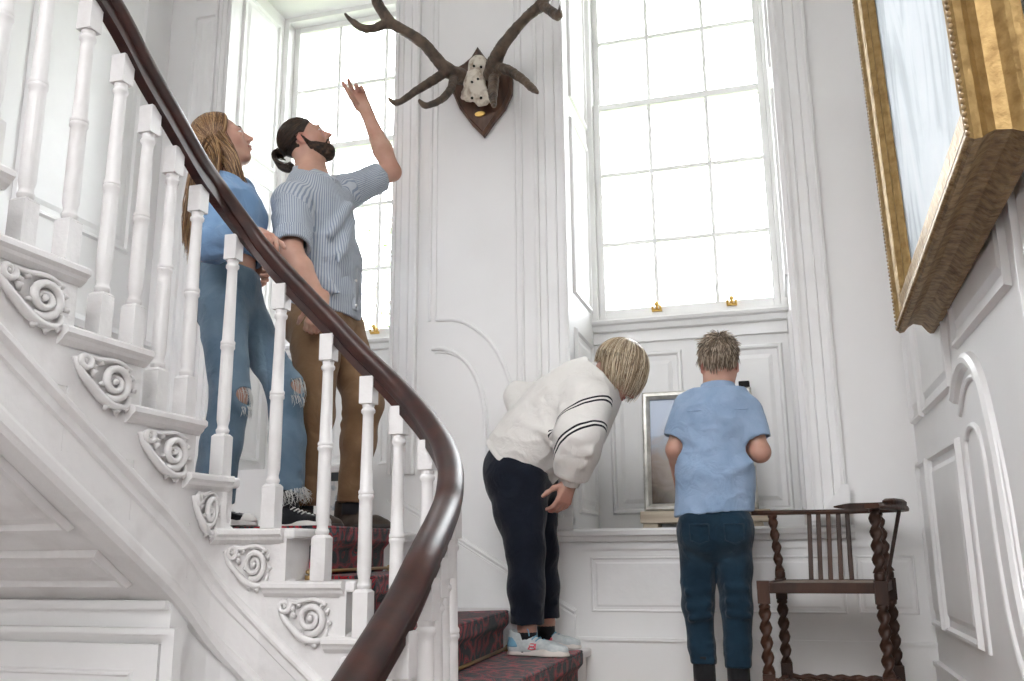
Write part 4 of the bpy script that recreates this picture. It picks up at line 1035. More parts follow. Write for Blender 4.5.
def hand(F, w, d, n, th, curls=(.5, .5, .55, .6), thumb=.5, S=1.0, spread=.06, k=.006):
    """w wrist, d fingers direction, n palm normal (side the palm faces), th: +1/-1 chooses thumb side (d x n)"""
    d = unit(d); n = unit(n-d*(np.dot(n, d))); t = np.cross(d, n)*th
    P_ = lambda a, b, c: w+(d*a+t*b+n*c)*S
    F.cone(P_(-.03, 0, 0), P_(.02, 0, 0), .026*S, .027*S, .015, flat=(n, .75))
    for b0, b1 in ((.020, .030), (.007, .010), (-.007, -.010), (-.020, -.028)):
        F.cone(P_(.015, b0*.8, 0), P_(.088, b1, 0), .0145*S, .0115*S, .012)
    F.ell(P_(.04, .026, .008), np.array((.028, .014, .013))*S, np.array([d, t, n]), .012)
    tips = []
    for i, (b, L) in enumerate(((.030, .074), (.010, .082), (-.010, .076), (-.028, .060))):
        p = P_(.088-(0, -.003, 0, .008)[i], b, 0); a = 0; sd = (1.5-i)*spread
        c = curls[i]
        for j, (fr, cu) in enumerate(((.45, .8), (.32, 1.1), (.23, .7))):
            a += c*cu; dd = (d*math.cos(a)+n*math.sin(a))+t*sd*math.cos(a); dd = unit(dd); q = p+dd*L*fr*S
            F.cone(p, q, (.0104-.0007*j)*S, (.0098-.0009*j)*S, k*(.6 if j == 0 else .5)); p = q
        tips.append(p)
    p = P_(.022, .026, .006)
    for j, (L, r) in enumerate(((.042, .0125), (.032, .0105), (.024, .0095))):
        a = .95-.28*j; dd = unit(d*math.cos(a)+t*math.sin(a)*(1-thumb*.5)+n*(thumb*.5+.15*j)); q = p+dd*L*S; F.cone(p, q, r*S, (r-.0015)*S, .008); p = q
    return tips
def blush(pts):
    """attribute: redder skin near given points (knuckles, elbows, ears, cheeks)"""
    def f(V):
        b = np.zeros(len(V))
        for p, r, a in pts: b = np.maximum(b, a*np.clip(1-np.linalg.norm(V-p, axis=1)/r, 0, 1))
        return {'blush': b}
    return f
def cloth_mat(name, c1, c2, scale=10, rough=.85, weave=500, stripe=None, bump=.35, extra=None, lo=.35, hi=.65):
    def f(nt, b):
        tc = N(nt, 'TexCoord'); n = N(nt, 'TexNoise', Scale=scale, Detail=5); nt.links.new(tc.outputs['Object'], n.inputs['Vector'])
        r = ramp(nt, n.outputs['Fac'], [(lo, c1), (hi, c2)]); out = r.outputs[0]
        if stripe:
            period, duty, sc_ = stripe
            a = N(nt, 'Attribute', attribute_name='sc'); mu = N(nt, 'Math', operation='MULTIPLY'); mu.inputs[1].default_value = 2*PI/period; nt.links.new(a.outputs['Fac'], mu.inputs[0])
            si = N(nt, 'Math', operation='SINE'); nt.links.new(mu.outputs[0], si.inputs[0]); mr = N(nt, 'MapRange'); mr.inputs[1].default_value = duty-.25; mr.inputs[2].default_value = duty+.25; nt.links.new(si.outputs[0], mr.inputs[0])
            mx = N(nt, 'Mix', data_type='RGBA'); nt.links.new(mr.outputs[0], mx.inputs[0]); nt.links.new(out, mx.inputs[6]); mx.inputs[7].default_value = (*sc_, 1); out = mx.outputs[2]
        if extra: out = extra(nt, out)
        nt.links.new(out, b.inputs['Base Color'])
        n1 = N(nt, 'TexNoise', Scale=14, Detail=4, Distortion=1.0); nt.links.new(tc.outputs['Object'], n1.inputs['Vector'])
        n2 = N(nt, 'TexNoise', Scale=weave, Detail=1); nt.links.new(tc.outputs['Object'], n2.inputs['Vector'])
        ad = N(nt, 'Math', operation='MULTIPLY_ADD'); ad.inputs[1].default_value = .08; nt.links.new(n2.outputs['Fac'], ad.inputs[0]); nt.links.new(n1.outputs['Fac'], ad.inputs[2])
        bp = N(nt, 'Bump', Strength=bump, Distance=.02); nt.links.new(ad.outputs[0], bp.inputs['Height']); nt.links.new(bp.outputs[0], b.inputs['Normal'])
    return mat(name, c1, rough, spec=.2, build=f, Sheen_Weight=.15)
def fade(attr, c):
    def g(nt, out):
        a = N(nt, 'Attribute', attribute_name=attr); mx = N(nt, 'Mix', data_type='RGBA'); nt.links.new(a.outputs['Fac'], mx.inputs[0]); nt.links.new(out, mx.inputs[6]); mx.inputs[7].default_value = (*c, 1); return mx.outputs[2]
    return g
def seg_t(V, a, b):
    ba = b-a; t = ((V-a)@ba)/(ba@ba); d = np.linalg.norm(V-a-np.clip(t, 0, 1)[:, None]*ba, axis=1); return t, d

def shoe(kind, heel, toe, par, S=1.0, mats=None, tilt=0):
    """heel/toe: ground points of the sole"""
    f = unit(toe-heel); up = V3(0, 0, 1); r = np.cross(f, up); L = np.linalg.norm(toe-heel); up = np.cross(r, f); k = L/.28
    q = lambda a, b, c: heel+(f*a+r*b+up*c)*k
    A = np.array([f, r, up]); lo = np.minimum(heel, toe)-.08; hi = np.maximum(heel, toe)+V3(.08, .08, .19)
    soleh = {'canvas': .026, 'boot': .018, 'trainer': .036, 'plain': .024}[kind]*k
    F = Field(lo, hi, .0035)
    for a, b, ra, rb in (((.042, 0, 0), (.10, .002, 0), .038, .033), ((.10, .002, 0), (.19, .004, 0), .034, .046), ((.19, .004, 0), (.232, 0, 0), .046, .040)):
        F.cone(q(*a), q(*b), ra*k, rb*k, .01, flat=(up, .999))
    F.plane(heel+up*soleh, up, 0); F.plane(heel+up*.0015, -up, 0)
    if kind == 'trainer': F.cone(q(.27, 0, -.028), q(.24, 0, -.045), .03*k, .03*k, .01, 'cut') if 0 else None
    so = (field_obj(F, 'sole', mats[1], None, 1))
    F = Field(lo, hi, .0035); h = soleh*.7/k
    F.cone(q(.045, 0, h), q(.10, 0, h+.004), .034*k, .032*k, .02); F.cone(q(.10, 0, h+.006), q(.20, .002, h), .033*k, .036*k, .02); F.cone(q(.20, .002, h), q(.238, .0, h-.004), .037*k, .030*k, .02)
    if kind != 'plain': F.cone(q(.080, 0, h+.046), q(.135, 0, h+.026), .020*k, .018*k, .012)
    F.cone(q(.042, 0, h+.01), q(.044, 0, h+(.058 if kind != 'boot' else .085)), .033*k, .031*k, .015); F.cone(q(.09, 0, h+.02), q(.066, 0, h+(.062 if kind != 'boot' else .088)), .030*k, .027*k, .02)
    F.plane(q(0, 0, soleh*.4/k), -up); F.plane(q(.05, 0, h+(.066 if kind != 'boot' else .092)), up+f*.25)
    F.cone(q(.055, 0, h+.045), q(.058, 0, h+.2), .025*k, .03*k, .004, 'cut')
    u = field_obj(F, 'shoe', mats[0], par, 1); so.parent = u
    if kind == 'canvas':
        mb = MB(); 
        for i in range(6):
            a = .100+i*.017; z = h+.064-i*.0062; mb.tube(catmull([q(a, -.022, z-.012), q(a+.006, 0, z-.002), q(a, .022, z-.012)], 3), .0030*k, 6)
        mb.build('laces', mats[2], u, True)
        mb = MB(); 
        band = [q(.042+.0385*math.cos(t), .0385*math.sin(t), soleh/k*.62) for t in np.linspace(PI/2, 3*PI/2, 9)]+[q(.10, -.035, soleh/k*.62), q(.19, -.046, soleh/k*.62), q(.232, -.038, soleh/k*.62), q(.26, -.02, soleh/k*.62)]
        mb.tube(band, .0018, 6); mb.build('sole_stripe', mats[3], u, True)
        F = Field(lo, hi, .0035); F.ell(q(.236, 0, h-.002), np.array((.036, .034, .030))*k, A, .0); F.plane(q(0, 0, soleh*.6/k), -up); F.plane(q(.228, 0, 0), -f); field_obj(F, 'toe_cap', mats[1], u, 1)
    if kind in ('boot',):
        mb = MB()
        for i in range(3):
            a = .090+i*.014; z = h+.070-i*.007; mb.tube(catmull([q(a, -.020, z-.012), q(a+.004, 0, z), q(a, .020, z-.012)], 3), .0024, 6)
        mb.build('laces', mats[2], u, True)
    if kind == 'trainer':
        mb = MB()
        for i in range(6):
            a = .092+i*.0165; z = h+.066-i*.0068; mb.tube(catmull([q(a, -.024, z-.014), q(a+.008, 0, z-.001), q(a-.002, .024, z-.014)], 3), .0028*k, 6)
        for sg in (-1, 1): mb.tube(catmull([q(.088, 0, h+.068), q(.088, .020*sg, h+.084), q(.110, .030*sg, h+.074), q(.118, .036*sg, h+.052)], 4), .0024, 6)
        mb.build('laces', mats[2], u, True)
        # heel panel
        F = Field(lo, hi, .0035); F.cone(q(.045, 0, h), q(.10, 0, h+.004), .0355*k, .0335*k, .02); F.cone(q(.042, 0, h+.01), q(.043, 0, h+.05), .0345*k, .0315*k, .015); F.plane(q(.072, 0, h), unit(f+up*.35)); F.plane(q(0, 0, soleh*.9/k), -up); F.plane(q(0, 0, h+.046), up)
        F.cone(q(.055, 0, h+.03), q(.058, 0, h+.2), .027*k, .03*k, .0, 'cut'); field_obj(F, 'heel_panel', mats[2], u, 1)
        # emblem: two interlocking arcs on the outer side
        def side(a, c):
            zz = c; ww = .0345+.003*min(1, max(0, (a-.10)/.1)); dz = (zz-(h+.004)); y_ = math.sqrt(max(1e-5, ww**2-dz**2))+.0008
            return q(a, y_, zz)
        mb = MB()
        for sg in (1, -1):
            mb.tube([side(.128+.016*math.cos(t), h+.012+sg*(.013-.014*math.sin(t))*1.0) for t in np.linspace(.15, PI-.15, 9)], .0026, 6)
            mb.tube([side(.128+.017*math.cos(t), h+.012+sg*(.001+.010*math.sin(t))) for t in np.linspace(.0, PI, 9)], .0022, 6)
        mb.build('emblem', mats[3], u, True)
    return u
def legs_field(F, chains, k=.02):
    for pts, rs in chains: F.chain(pts, rs, k)
def PX(x, y, Y): return P(x, y, Y=Y)
def foot_pts(px_heel, px_toe, Yh, Yt, z, py):
    a = P(px_heel, py, Y=Yh); b = P(px_toe, py, Y=Yt); a[2] = z; b[2] = z; return a, b
UP = V3(0, 0, 1)
# ------------------------------------------------------------------ MAN pointing
def make_man():
    az = math.radians(8); f = V3(math.cos(az), math.sin(az), 0); lat = np.cross(f, UP)   # lat: his right, toward the camera
    Yc = 3.30
    hd = math.radians(16); pt = math.radians(33)
    hf = V3(math.cos(hd)*math.cos(pt), math.sin(hd)*math.cos(pt), math.sin(pt)); hu = V3(-math.cos(hd)*math.sin(pt), -math.sin(hd)*math.sin(pt), math.cos(pt))
    H = Head(PX(305, 143, Yc), hf, hu, .935)
    neck = PX(313, 178, Yc); chest = PX(318, 212, Yc+.01); waist = PX(328, 262, Yc+.01); pelv = PX(324, 312, Yc+.0)
    shR = PX(290, 201, 3.11); elR = PX(292, 253, 2.99); wrR = PX(321, 303, 3.03)
    shL = PX(340, 195, 3.45); elL = PX(392, 172, 3.62); wrL = PX(365.5, 110, 3.58)
    hipR = PX(316, 330, 3.20); knR = PX(315, 415, 3.13); anR = PX(304, 500, 3.15)
    hipL = PX(340, 330, 3.38); knL = PX(364, 402, 3.33); anL = PX(351, 498, 3.36)
    zt = LV(4)+.013
    F = Field(np.minimum.reduce([elR, anR, knR, H.c-.1])-V3(.42, .14, .06), np.maximum.reduce([elL, wrL+V3(0, 0, .3), H.c])+V3(.12, .16, .12), .0037)
    H.build(F, mouth=.004)
    F.cone(H.p(-.02, 0, -.03), neck+f*-.01, .050, .056, .03); F.cone(H.p(.01, 0, -.05), neck+f*.006, .046, .055, .03); F.cone(H.p(.055, 0, -.095), H.p(.065, 0, -.13), .012, .008, .02) if 0 else None
    torso(F, [neck-UP*.03, chest, waist, pelv], [.09, .155, .14, .15], [.07, .105, .095, .11], lat)
    F.chain([shR, elR], [.055, .043], .03); F.chain([elR, elR+(wrR-elR)*.3, wrR], [.040, .044, .027], .02)
    F.cone(chest+UP*.03, shL, .08, .055, .04); F.chain([shL, elL], [.052, .040], .03); F.chain([elL, elL+(wrL-elL)*.35, wrL], [.040, .044, .0265], .02)
    for h, k_, a in ((hipR, knR, anR), (hipL, knL, anL)): F.chain([h, k_, k_+(a-k_)*.35, a], [.08, .052, .05, .034], .03); F.cone(a, a-UP*.05, .032, .028, .02)
    # raised hand: index pointing up-left, others loosely curled; palm faces away/right
    dL = unit(PX(356, 92, 3.57)-wrL)
    tipsL = hand(F, wrL, dL, unit(V3(.25, -1, .1)), -1, (.12, .62, 1.05, 1.2), 1.85, 1.05, .03)
    dR = unit(PX(312, 326, 3.02)-wrR+V3(.0, .0, -.02)); hand(F, wrR, dR, unit(V3(-.3, .9, 0)), -1, (.85, .9, .95, 1.0), .6, .95)
    bl = [(H.p(-.005, .082, -.01), .045, .75), (H.p(.11, 0, -.03), .03, .45), (H.p(.06, .045, -.03), .05, .35), (elL, .07, .4), (tipsL[0], .03, .5), (wrL+dL*.09, .05, .35)]
    body = field_obj(F, 'person', M['skin'], None, 1, blush(bl))
    tag(body, 'bearded man with a dark bun and rolled striped shirt, pointing up at the antlers', 'person')
    hm = hair_mat('dark_brown_hair', (.012, .008, .006), (.035, .022, .015), (.09, .055, .035)); H.face_parts(body, hm)
    # hair: cap + slicked back strands + bun tail
    HF = headfield(H, .003, .15); c0 = HF.copy(); fx, rx, ux = loc(HF, H); ax = np.abs(rx)
    cap = HF.v-.007
    hairline = np.maximum.reduce([(fx-.072)+0*ux, -(ux+.055+0*fx), fx*.9-ux*1.0-.005+0*rx])   # keep where all negative
    ear = .030-np.sqrt((fx+.006)**2+(ux+.008)**2)
    ear = np.where(ax > .05, ear, -1)
    HF.v = np.maximum.reduce([cap, hairline.astype(np.float32), ear.astype(np.float32)])
    hair = field_obj(HF, 'hair', hm, body, 2, lambda V: {'tone': .25+.3*gnoise(V@np.array(H.A).T, (10, 90, 10), 1, 1)})
    tie = H.p(-.118, 0, .018); L = []
    for i in range(620):
        a = RNG.uniform(-1, 1); g = RNG.uniform(0, 1)
        # root on hairline arc from ear to ear over the forehead, or scalp
        ang = a*PI*.5; r0 = np.array([.070*math.cos(ang*.85), .077*math.sin(ang), .125*math.cos(ang)**.8*.92+.0])
        cc = np.array([-.012, 0, .036]); e = np.array([.103, .085, .096])
        d0 = (r0-cc)/e; d0 /= np.linalg.norm(d0); d1 = np.array([-1, RNG.normal(0, .10), -.12+RNG.normal(0, .08)]); d1 /= np.linalg.norm(d1)
        pts = []
        for t in np.linspace(g*.5, 1, 12):
            om = math.acos(np.clip(d0@d1, -1, 1)); q = (math.sin((1-t)*om)*d0+math.sin(t*om)*d1)/(math.sin(om)+1e-6)
            pts.append(H.p(*(cc+q*e*(1.0+RNG.normal(0, .004)))))
        L.append(pts)
    strands('hair_strands', L, hm, hair, .0016)
    tl = []
    for i in range(260):
        o = RNG.normal(0, 1, 2)*.010; p0 = tie+H.r*o[0]+H.u*o[1]; 
        w_ = RNG.uniform(.75, 1.15); q = [p0, tie+H.f*-.028*w_+H.u*(.004)+H.r*o[0]*1.6, tie-H.f*.040*w_-H.u*.035+H.r*o[0]*2.2, tie-H.f*.018*w_-H.u*.072+H.r*o[0]*2.0, tie+H.f*(.012+RNG.normal(0, .008))-H.u*(.088*w_)+H.r*o[0]*1.4]
        tl.append(catmull(q, 3))
    strands('ponytail', tl, hm, hair, .0022)
    mb = MB(); mb.tube([tie+H.f*.006+(H.u*math.cos(t)+H.r*math.sin(t))*.017 for t in np.linspace(0, 2*PI, 17)], .0065, 8); mb.build('hair_tie', M['dark'], hair, True)
    # beard
    BF = headfield(H, .003, .15, mouth=.004); fx, rx, ux = loc(BF, H); ax = np.abs(rx)
    lower = np.maximum.reduce([ux+.030+.55*np.maximum(fx, 0)-np.maximum(0, .022-fx)*1.8, -(fx-.0), -(ux+.15)+0*fx])
    lips = .0185-np.sqrt(((ux+.066)*1.15)**2+(rx*.80)**2)+0*fx; lips = np.where(fx > .07, lips, -1)
    mus = np.maximum.reduce([ux+.046+0*fx, -(fx-.082), ax-.040])
    BF.v = np.maximum(BF.v-.0055-(.004*np.clip((-ux-.075)/.03, 0, 1)+0*fx).astype(np.float32), np.maximum(lower, lips).astype(np.float32))
    bm = hair_mat('beard_hair', (.012, .008, .006), (.04, .022, .014), (.10, .055, .03), .7)
    def bd(V, Q): return V+vnormals(V, Q)*(gnoise(V, 260, 3, 1)*.0018)[:, None]
    beard = field_obj(BF, 'beard', bm, body, 1, lambda V: {'tone': .4+.4*gnoise(V, 120, 5, 1)}, bd)
    mb = MB(); mb.tube(catmull([H.p(.078, -.033, -.072), H.p(.093, -.018, -.054), H.p(.100, 0, -.051), H.p(.093, .018, -.054), H.p(.078, .033, -.072)], 4), .0046, 8); mo = mb.build('moustache', bm, body, True)
    # shirt
    def tb(S):
        torso(S, [neck-UP*.040-f*.004, neck-UP*.065, chest, waist, pelv+UP*.03, pelv-UP*.03], [.068, .125, .178, .162, .168, .172], [.066, .088, .128, .122, .138, .146], lat, .05)
        for a, b, r_ in ((PX(300, 262, 3.16), PX(330, 282, 3.14), .012), (PX(298, 280, 3.16), PX(340, 293, 3.14), .012), (PX(350, 205, 3.28), PX(330, 235, 3.14), .014), (PX(352, 222, 3.3), PX(338, 262, 3.15), .012), (PX(305, 222, 3.10), PX(312, 262, 3.13), .014)):
            S.cone(a, b, r_*.7, r_*.4, .05)
    cutR = elR+(shR-elR)*.16; cutL = elL+(shL-elL)*.24
    S = garment(F.lo+V3(0, -.03, .5), np.array([elL[0]+.12, 3.82, H.c[2]]), .0055, [
        (tb, [(pelv-UP*.015, unit(-UP*1+f*-.18)), (neck-UP*.006-f*.02, unit(UP+f*.35))]),
        (lambda A: A.chain([shR+V3(.01, 0, .0), elR], [.080, .066], .05), [(cutR, unit(elR-shR))]),
        (lambda A: (A.cone(chest+UP*.05+V3(0, .08, 0), shL, .09, .075, .05), A.chain([shL, elL], [.075, .058], .05)), [(cutL, unit(elL-shL))])], .011, .05)
    ctr = (chest+waist)/2
    def stripes(V):
        t1, d1 = seg_t(V, shR, elR); t2, d2 = seg_t(V, shL, elL)
        ang = np.arctan2((V-ctr)@lat, (V-ctr)@f); sc = ang*.155
        def arm(a, b):
            ax = unit(b-a); e1 = unit(np.cross(ax, (0, 1, .2))); e2 = np.cross(ax, e1); return np.arctan2((V-a)@e1, (V-a)@e2)*.075
        r1 = (d1 < .085) & (t1 > .12) & (np.abs((V-ctr)@lat) > .13); sc = np.where(r1, arm(shR, elR), sc)
        r2 = (t2 > .2) & (d2 < .1); sc = np.where(r2, arm(shL, elL), sc); return {'sc': sc}
    shm = cloth_mat('blue_pinstripe_cotton', (.47, .505, .55), (.53, .565, .61), 6, .85, 500, (.0085, .15, (.26, .305, .385)), .5)
    shirt = field_obj(S, 'shirt', shm, body, 1, stripes, wrinkle(.0065, (7, 7, 11), 3, warp=.05))
    # rolled cuffs
    for nm, a, b, r_ in (('rolled_cuff', elR+(shR-elR)*.10, elR+(shR-elR)*.30, .068), ('rolled_cuff', elL+(shL-elL)*.22, elL+(shL-elL)*.46, .060)):
        C = Field(np.minimum(a, b)-.1, np.maximum(a, b)+.1, .004); C.cone(a-(b-a)*.3, b+(b-a)*.3, r_*1.03, r_*1.12, 0); C.hollow(.010); ax = unit(b-a); C.plane(a, -ax); C.plane(b, ax)
        e1 = unit(np.cross(ax, (0, 1, .2))); e2 = np.cross(ax, e1)
        field_obj(C, nm, shm, shirt, 1, lambda V: {'sc': np.arctan2((V-a)@e1, (V-a)@e2)*.075}, wrinkle(.005, (14, 14, 14), 8))
    # collar
    C = Field(neck-.15, neck+.15, .003); C.cone(neck-UP*.055-f*.002, neck+H.u*.038, .128, .068, 0); C.hollow(.008); C.plane(neck-UP*.034, unit(-UP-f*.45)); C.plane(neck+UP*.022-f*.01, unit(UP+f*.30)); C.cone(neck+f*.085+UP*.06, neck+f*.10-UP*.08, .034, .012, 0, 'cut')
    field_obj(C, 'collar', shm, shirt, 1, lambda V: {'sc': ((V-neck)@f)*.6+((V-neck)@lat)*.8})
    fr = unit(f+lat*.30)
    pq = catmull([neck-UP*.05+fr*.088, chest+UP*.02+fr*.139, chest-UP*.06+fr*.142, waist+fr*.132, pelv+UP*.03+fr*.150, pelv-UP*.01+fr*.156], 4)
    mb = MB(); mb.sweep(pq, [(-.016, -.004), (-.016, .004), (.016, .004), (.016, -.004)], up=tuple(fr)); obj('placket', mb.v, mb.f, shm, shirt, True, {'sc': np.zeros(len(mb.v))})
    for i in range(2, len(pq)-1, 3):
        mb = MB(); mb.tube([pq[i]+fr*.002, pq[i]+fr*.008], .0055, 10); mb.build('button', M['trim'], shirt, True)
    # trousers
    def hips(T):
        torso(T, [pelv+UP*.06, pelv-UP*.05], [.158, .168], [.125, .140], lat); T.ell(pelv-f*.055-UP*.05+lat*.07, (.10, .09, .10), None, .05); T.ell(pelv-f*.055-UP*.05-lat*.07, (.10, .09, .10), None, .05)
    def leg(h, k_, a, r1, r2, r3, r4, sg):
        def b(T):
            T.chain([h, k_, k_+(a-k_)*.4, a-UP*.03], [r1, r2, r3, r4], .035)
            for t, w_ in ((.96, .013), (.86, .012), (.74, .010), (.62, .009)):
                q = k_+(a-k_)*t; T.cone(q-f*.045-lat*.03, q+f*.04+lat*.03-UP*.015, w_, w_, .018)
            for t in (-.10, .02, .12, .24): q = k_+(a-k_)*t; T.cone(q-f*.06+lat*.02, q-f*.01+lat*.055+UP*.02, .013, .008, .02)
            for t in (.15, .3, .45): q = h+(k_-h)*t; T.cone(q+f*.06+UP*.03, q-f*.02+lat*.07*sg-UP*.02, .012, .008, .025)
        return b
    T = garment(np.array([min(anR[0], pelv[0])-.25, 2.9, zt]), np.array([knL[0]+.2, 3.62, pelv[2]+.16]), .0055,
        [(hips, []), (leg(hipR, knR, anR, .103, .070, .064, .050, 1), [(anR-UP*.020, -UP)]), (leg(hipL, knL, anL, .100, .071, .064, .052, -1), [(anL-UP*.016, -UP)])], .012, .035)
    tm = cloth_mat('tan_brown_chino', (.18, .102, .052), (.255, .155, .085), 7, .85, 400, None, .35)
    tr_ = field_obj(T, 'trousers', tm, body, 1, None, wrinkle(.006, (9, 9, 6), 12, warp=.05))
    # shoes
    bmats = [cloth_mat('brown_suede', (.040, .028, .022), (.075, .055, .043), 20, .8, 300, None, .3), mat('dark_rubber_sole', (.03, .025, .022), .6), mat('dark_lace', (.03, .022, .018), .8)]
    for (h_, t_, Y0, Y1) in ((333, 393, 3.38, 3.33), (283, 345, 3.14, 3.12)):
        a, b = foot_pts(h_, t_, Y0, Y1, zt, 525); s_ = shoe('boot', a, b, body, 1, bmats)
    for a in (anR, anL):
        mb = MB(); mb.tube([a+UP*.03, a-UP*.03, a-UP*.065], .0365, 14); mb.build('sock', mat('dark_sock', (.03, .03, .035), .9), body, True)
make_man()
# ------------------------------------------------------------------ WOMAN in ripped jeans, hand on the rail
def make_girl():
    Yc = 2.88; az = math.radians(14); f = V3(math.cos(az), math.sin(az), 0); lat = np.cross(f, UP)
    hd = math.radians(22); pt = math.radians(25)
    hf = V3(math.cos(hd)*math.cos(pt), math.sin(hd)*math.cos(pt), math.sin(pt)); hu = V3(-math.cos(hd)*math.sin(pt), -math.sin(hd)*math.sin(pt), math.cos(pt))
    H = Head(PX(222, 143, Yc), hf, hu, .92)
    neck = PX(226, 178, Yc); chest = PX(230, 212, Yc); waist = PX(229, 252, Yc); pelv = PX(228, 296, Yc)
    shR = PX(220, 196, 2.74); elR = PX(214, 246, 2.64); wrR = PX(262, 241, 2.60)
    shL = PX(240, 192, 3.02); elL = PX(246, 238, 3.08); wrL = PX(258, 262, 3.02)
    hipR = PX(222, 308, 2.79); knR = PX(231, 398, 2.77); anR = PX(212, 490, 2.77)
    hipL = PX(240, 308, 2.96); knL = PX(285, 388, 2.95); anL = PX(289, 490, 2.97)
    zt = LV(4)+.013
    pts = [H.c, neck, elR, elL, anR, anL, knL, wrR, pelv]
    F = Field(np.min(pts, 0)-V3(.18, .16, .08), np.max(pts, 0)+V3(.20, .16, .16), .0037)
    H.build(F, fem=True)
    F.cone(H.p(-.02, 0, -.03), neck-f*.005, .048, .048, .03); F.cone(H.p(.008, 0, -.05), neck+f*.01, .042, .048, .03)
    torso(F, [neck-UP*.03, chest, waist, pelv], [.07, .125, .11, .145], [.055, .09, .085, .105], lat)
    F.chain([shR, elR], [.044, .034], .03); F.chain([elR, wrR], [.034, .023], .02); F.chain([shL, elL, wrL], [.044, .034, .023], .02)
    for h, k_, a in ((hipR, knR, anR), (hipL, knL, anL)): F.chain([h, k_, k_+(a-k_)*.35, a], [.078, .050, .047, .030], .03); F.cone(a, a-UP*.05, .030, .026, .02)
    wr2 = PX(256, 232, 2.60); dR = unit(PX(273, 240.5, 2.505)-wr2)
    tips = hand(F, wr2, dR, unit(V3(.15, .10, -1)), 1, (.50, .52, .55, .60), .5, .92, .06)
    hand(F, wrL, unit(PX(268, 275, 3.0)-wrL), unit(V3(-.2, -.9, -.3)), 1, (.5, .5, .6, .6), .4, .9)
    body = field_obj(F, 'person', M['skin'], None, 1, blush([(H.p(.06, .045, -.03), .05, .35), (H.p(.11, 0, -.03), .025, .35), (wr2+dR*.09, .05, .3), (knR, .06, .35), (knL, .06, .35)]))
    tag(body, 'long haired woman in a blue jumper and ripped jeans, hand on the rail, looking up', 'person')
    hm = hair_mat('honey_brown_hair', (.085, .038, .015), (.23, .115, .047), (.52, .33, .165), .38); H.face_parts(body, hm, lips=True)
    HF = headfield(H, .003, .16); fx, rx, ux = loc(HF, H)
    line = np.maximum.reduce([(fx-.060)+0*ux+0*rx, fx*1.0-ux*.75-.020+0*rx, -(ux+.10)+0*fx+0*rx])
    HF.v = np.maximum(HF.v-.008, line.astype(np.float32))
    hair = field_obj(HF, 'hair', hm, body, 2, lambda V: {'tone': .35+.3*gnoise(V@np.array(H.A).T, (60, 8, 8), 1, 1)})
    g = V3(0, 0, -1); L = []
    e = np.array([.106, .088, .100]); cc = np.array([-.014, 0, .036])
    back_t = PX(190, 248, 2.80)
    for i in range(1900):
        sd = -1 if RNG.random() < .40 else 1
        part = np.array([RNG.uniform(-.95, .55), 0.0, 0]); a0 = part[0]
        # start along the centre parting, flow over the side and backward
        d0 = np.array([math.sin(a0*1.15), .03*sd, math.cos(a0*1.15)]); d0 /= np.linalg.norm(d0)
        fr = (a0+.95)/1.5       # 1 = front strand
        d1 = np.array([-.55+.75*fr+RNG.normal(0, .10), sd*(.95), -.35+RNG.normal(0, .08)]); 
        if RNG.random() < .45*(1-fr)+.1: d1 = np.array([-1, sd*RNG.uniform(.0, .8), -.3])
        d1 /= np.linalg.norm(d1); lift = 1.0+RNG.uniform(0, .07); pl = []
        om = math.acos(np.clip(d0@d1, -1, 1))
        for t in np.linspace(0, 1, 8):
            q = (math.sin((1-t)*om)*d0+math.sin(t*om)*d1)/(math.sin(om)+1e-6); pl.append(H.p(*(cc+q*e*lift)))
        p = pl[-1]; front = fr > .80 and sd == 1
        if fr > .80:          # locks that fall in front of the shoulder
            tgt = PX(243+RNG.normal(0, 3), 208+RNG.normal(0, 8), 2.86 if sd > 0 else 3.0); mid = PX(238+RNG.normal(0, 3.5), 168, 2.80 if sd > 0 else 2.98)
        else:
            w_ = RNG.uniform(-1, 1); yy = 2.76+.16*RNG.random()
            tgt = PX(191+w_*9+(1-abs(w_))*2, 245+RNG.normal(0, 9)-abs(w_)*14, yy); mid = PX(207+w_*19, 178, yy-.03+.06*(1-abs(w_)))
        seg = catmull([pl[-2], p, p*.35+mid*.65+V3(0, -.004, .012), mid*.45+tgt*.55+RNG.normal(0, .003, 3), tgt], 4)[4:]
        L.append(catmull(pl[:-1], 1)+seg[:17] if False else pl+seg[1:17])
    K = min(len(x) for x in L); L = [x[:K] for x in L]
    strands('hair_strands', L, hm, hair, .0022)
    # jumper
    def tb(S):
        torso(S, [neck-UP*.025, neck-UP*.06, chest, waist, waist-UP*.06], [.066, .10, .150, .138, .138], [.062, .078, .108, .104, .102], lat, .05)
        S.ell(chest+f*.055+lat*.06, (.06, .06, .06), None, .05); S.ell(chest+f*.055-lat*.06, (.06, .06, .06), None, .05)
    aR = unit(wr2-elR); aL = unit(wrL-elL)
    def slv(S):
        S.chain([shR, elR, elR+(wr2-elR)*.55, wr2], [.064, .052, .048, .034], .04)
        for a, b, w_ in ((PX(208, 238, 2.60), PX(228, 244, 2.58), .010), (PX(206, 252, 2.62), PX(236, 255, 2.58), .012), (PX(236, 240, 2.6), PX(246, 252, 2.6), .009), (PX(207, 215, 2.66), PX(224, 222, 2.66), .010)): S.cone(a, b, w_, w_*.5, .025)
    S = garment(np.array([min(elR[0], neck[0])-.22, 2.46, waist[2]-.12]), np.array([wrR[0]+.1, 3.25, H.c[2]]), .0055, [
        (tb, [(waist-UP*.045, -UP+f*.12), (neck-UP*.015, unit(UP+f*.25))]), (slv, [(wr2-aR*.012, aR)]),
        (lambda A: A.chain([shL, elL, wrL], [.062, .050, .032], .04), [(wrL-aL*.01, aL)])], .012, .035)
    jm = cloth_mat('cornflower_blue_knit', (.175, .305, .50), (.22, .36, .56), 8, .9, 260, None, .5)
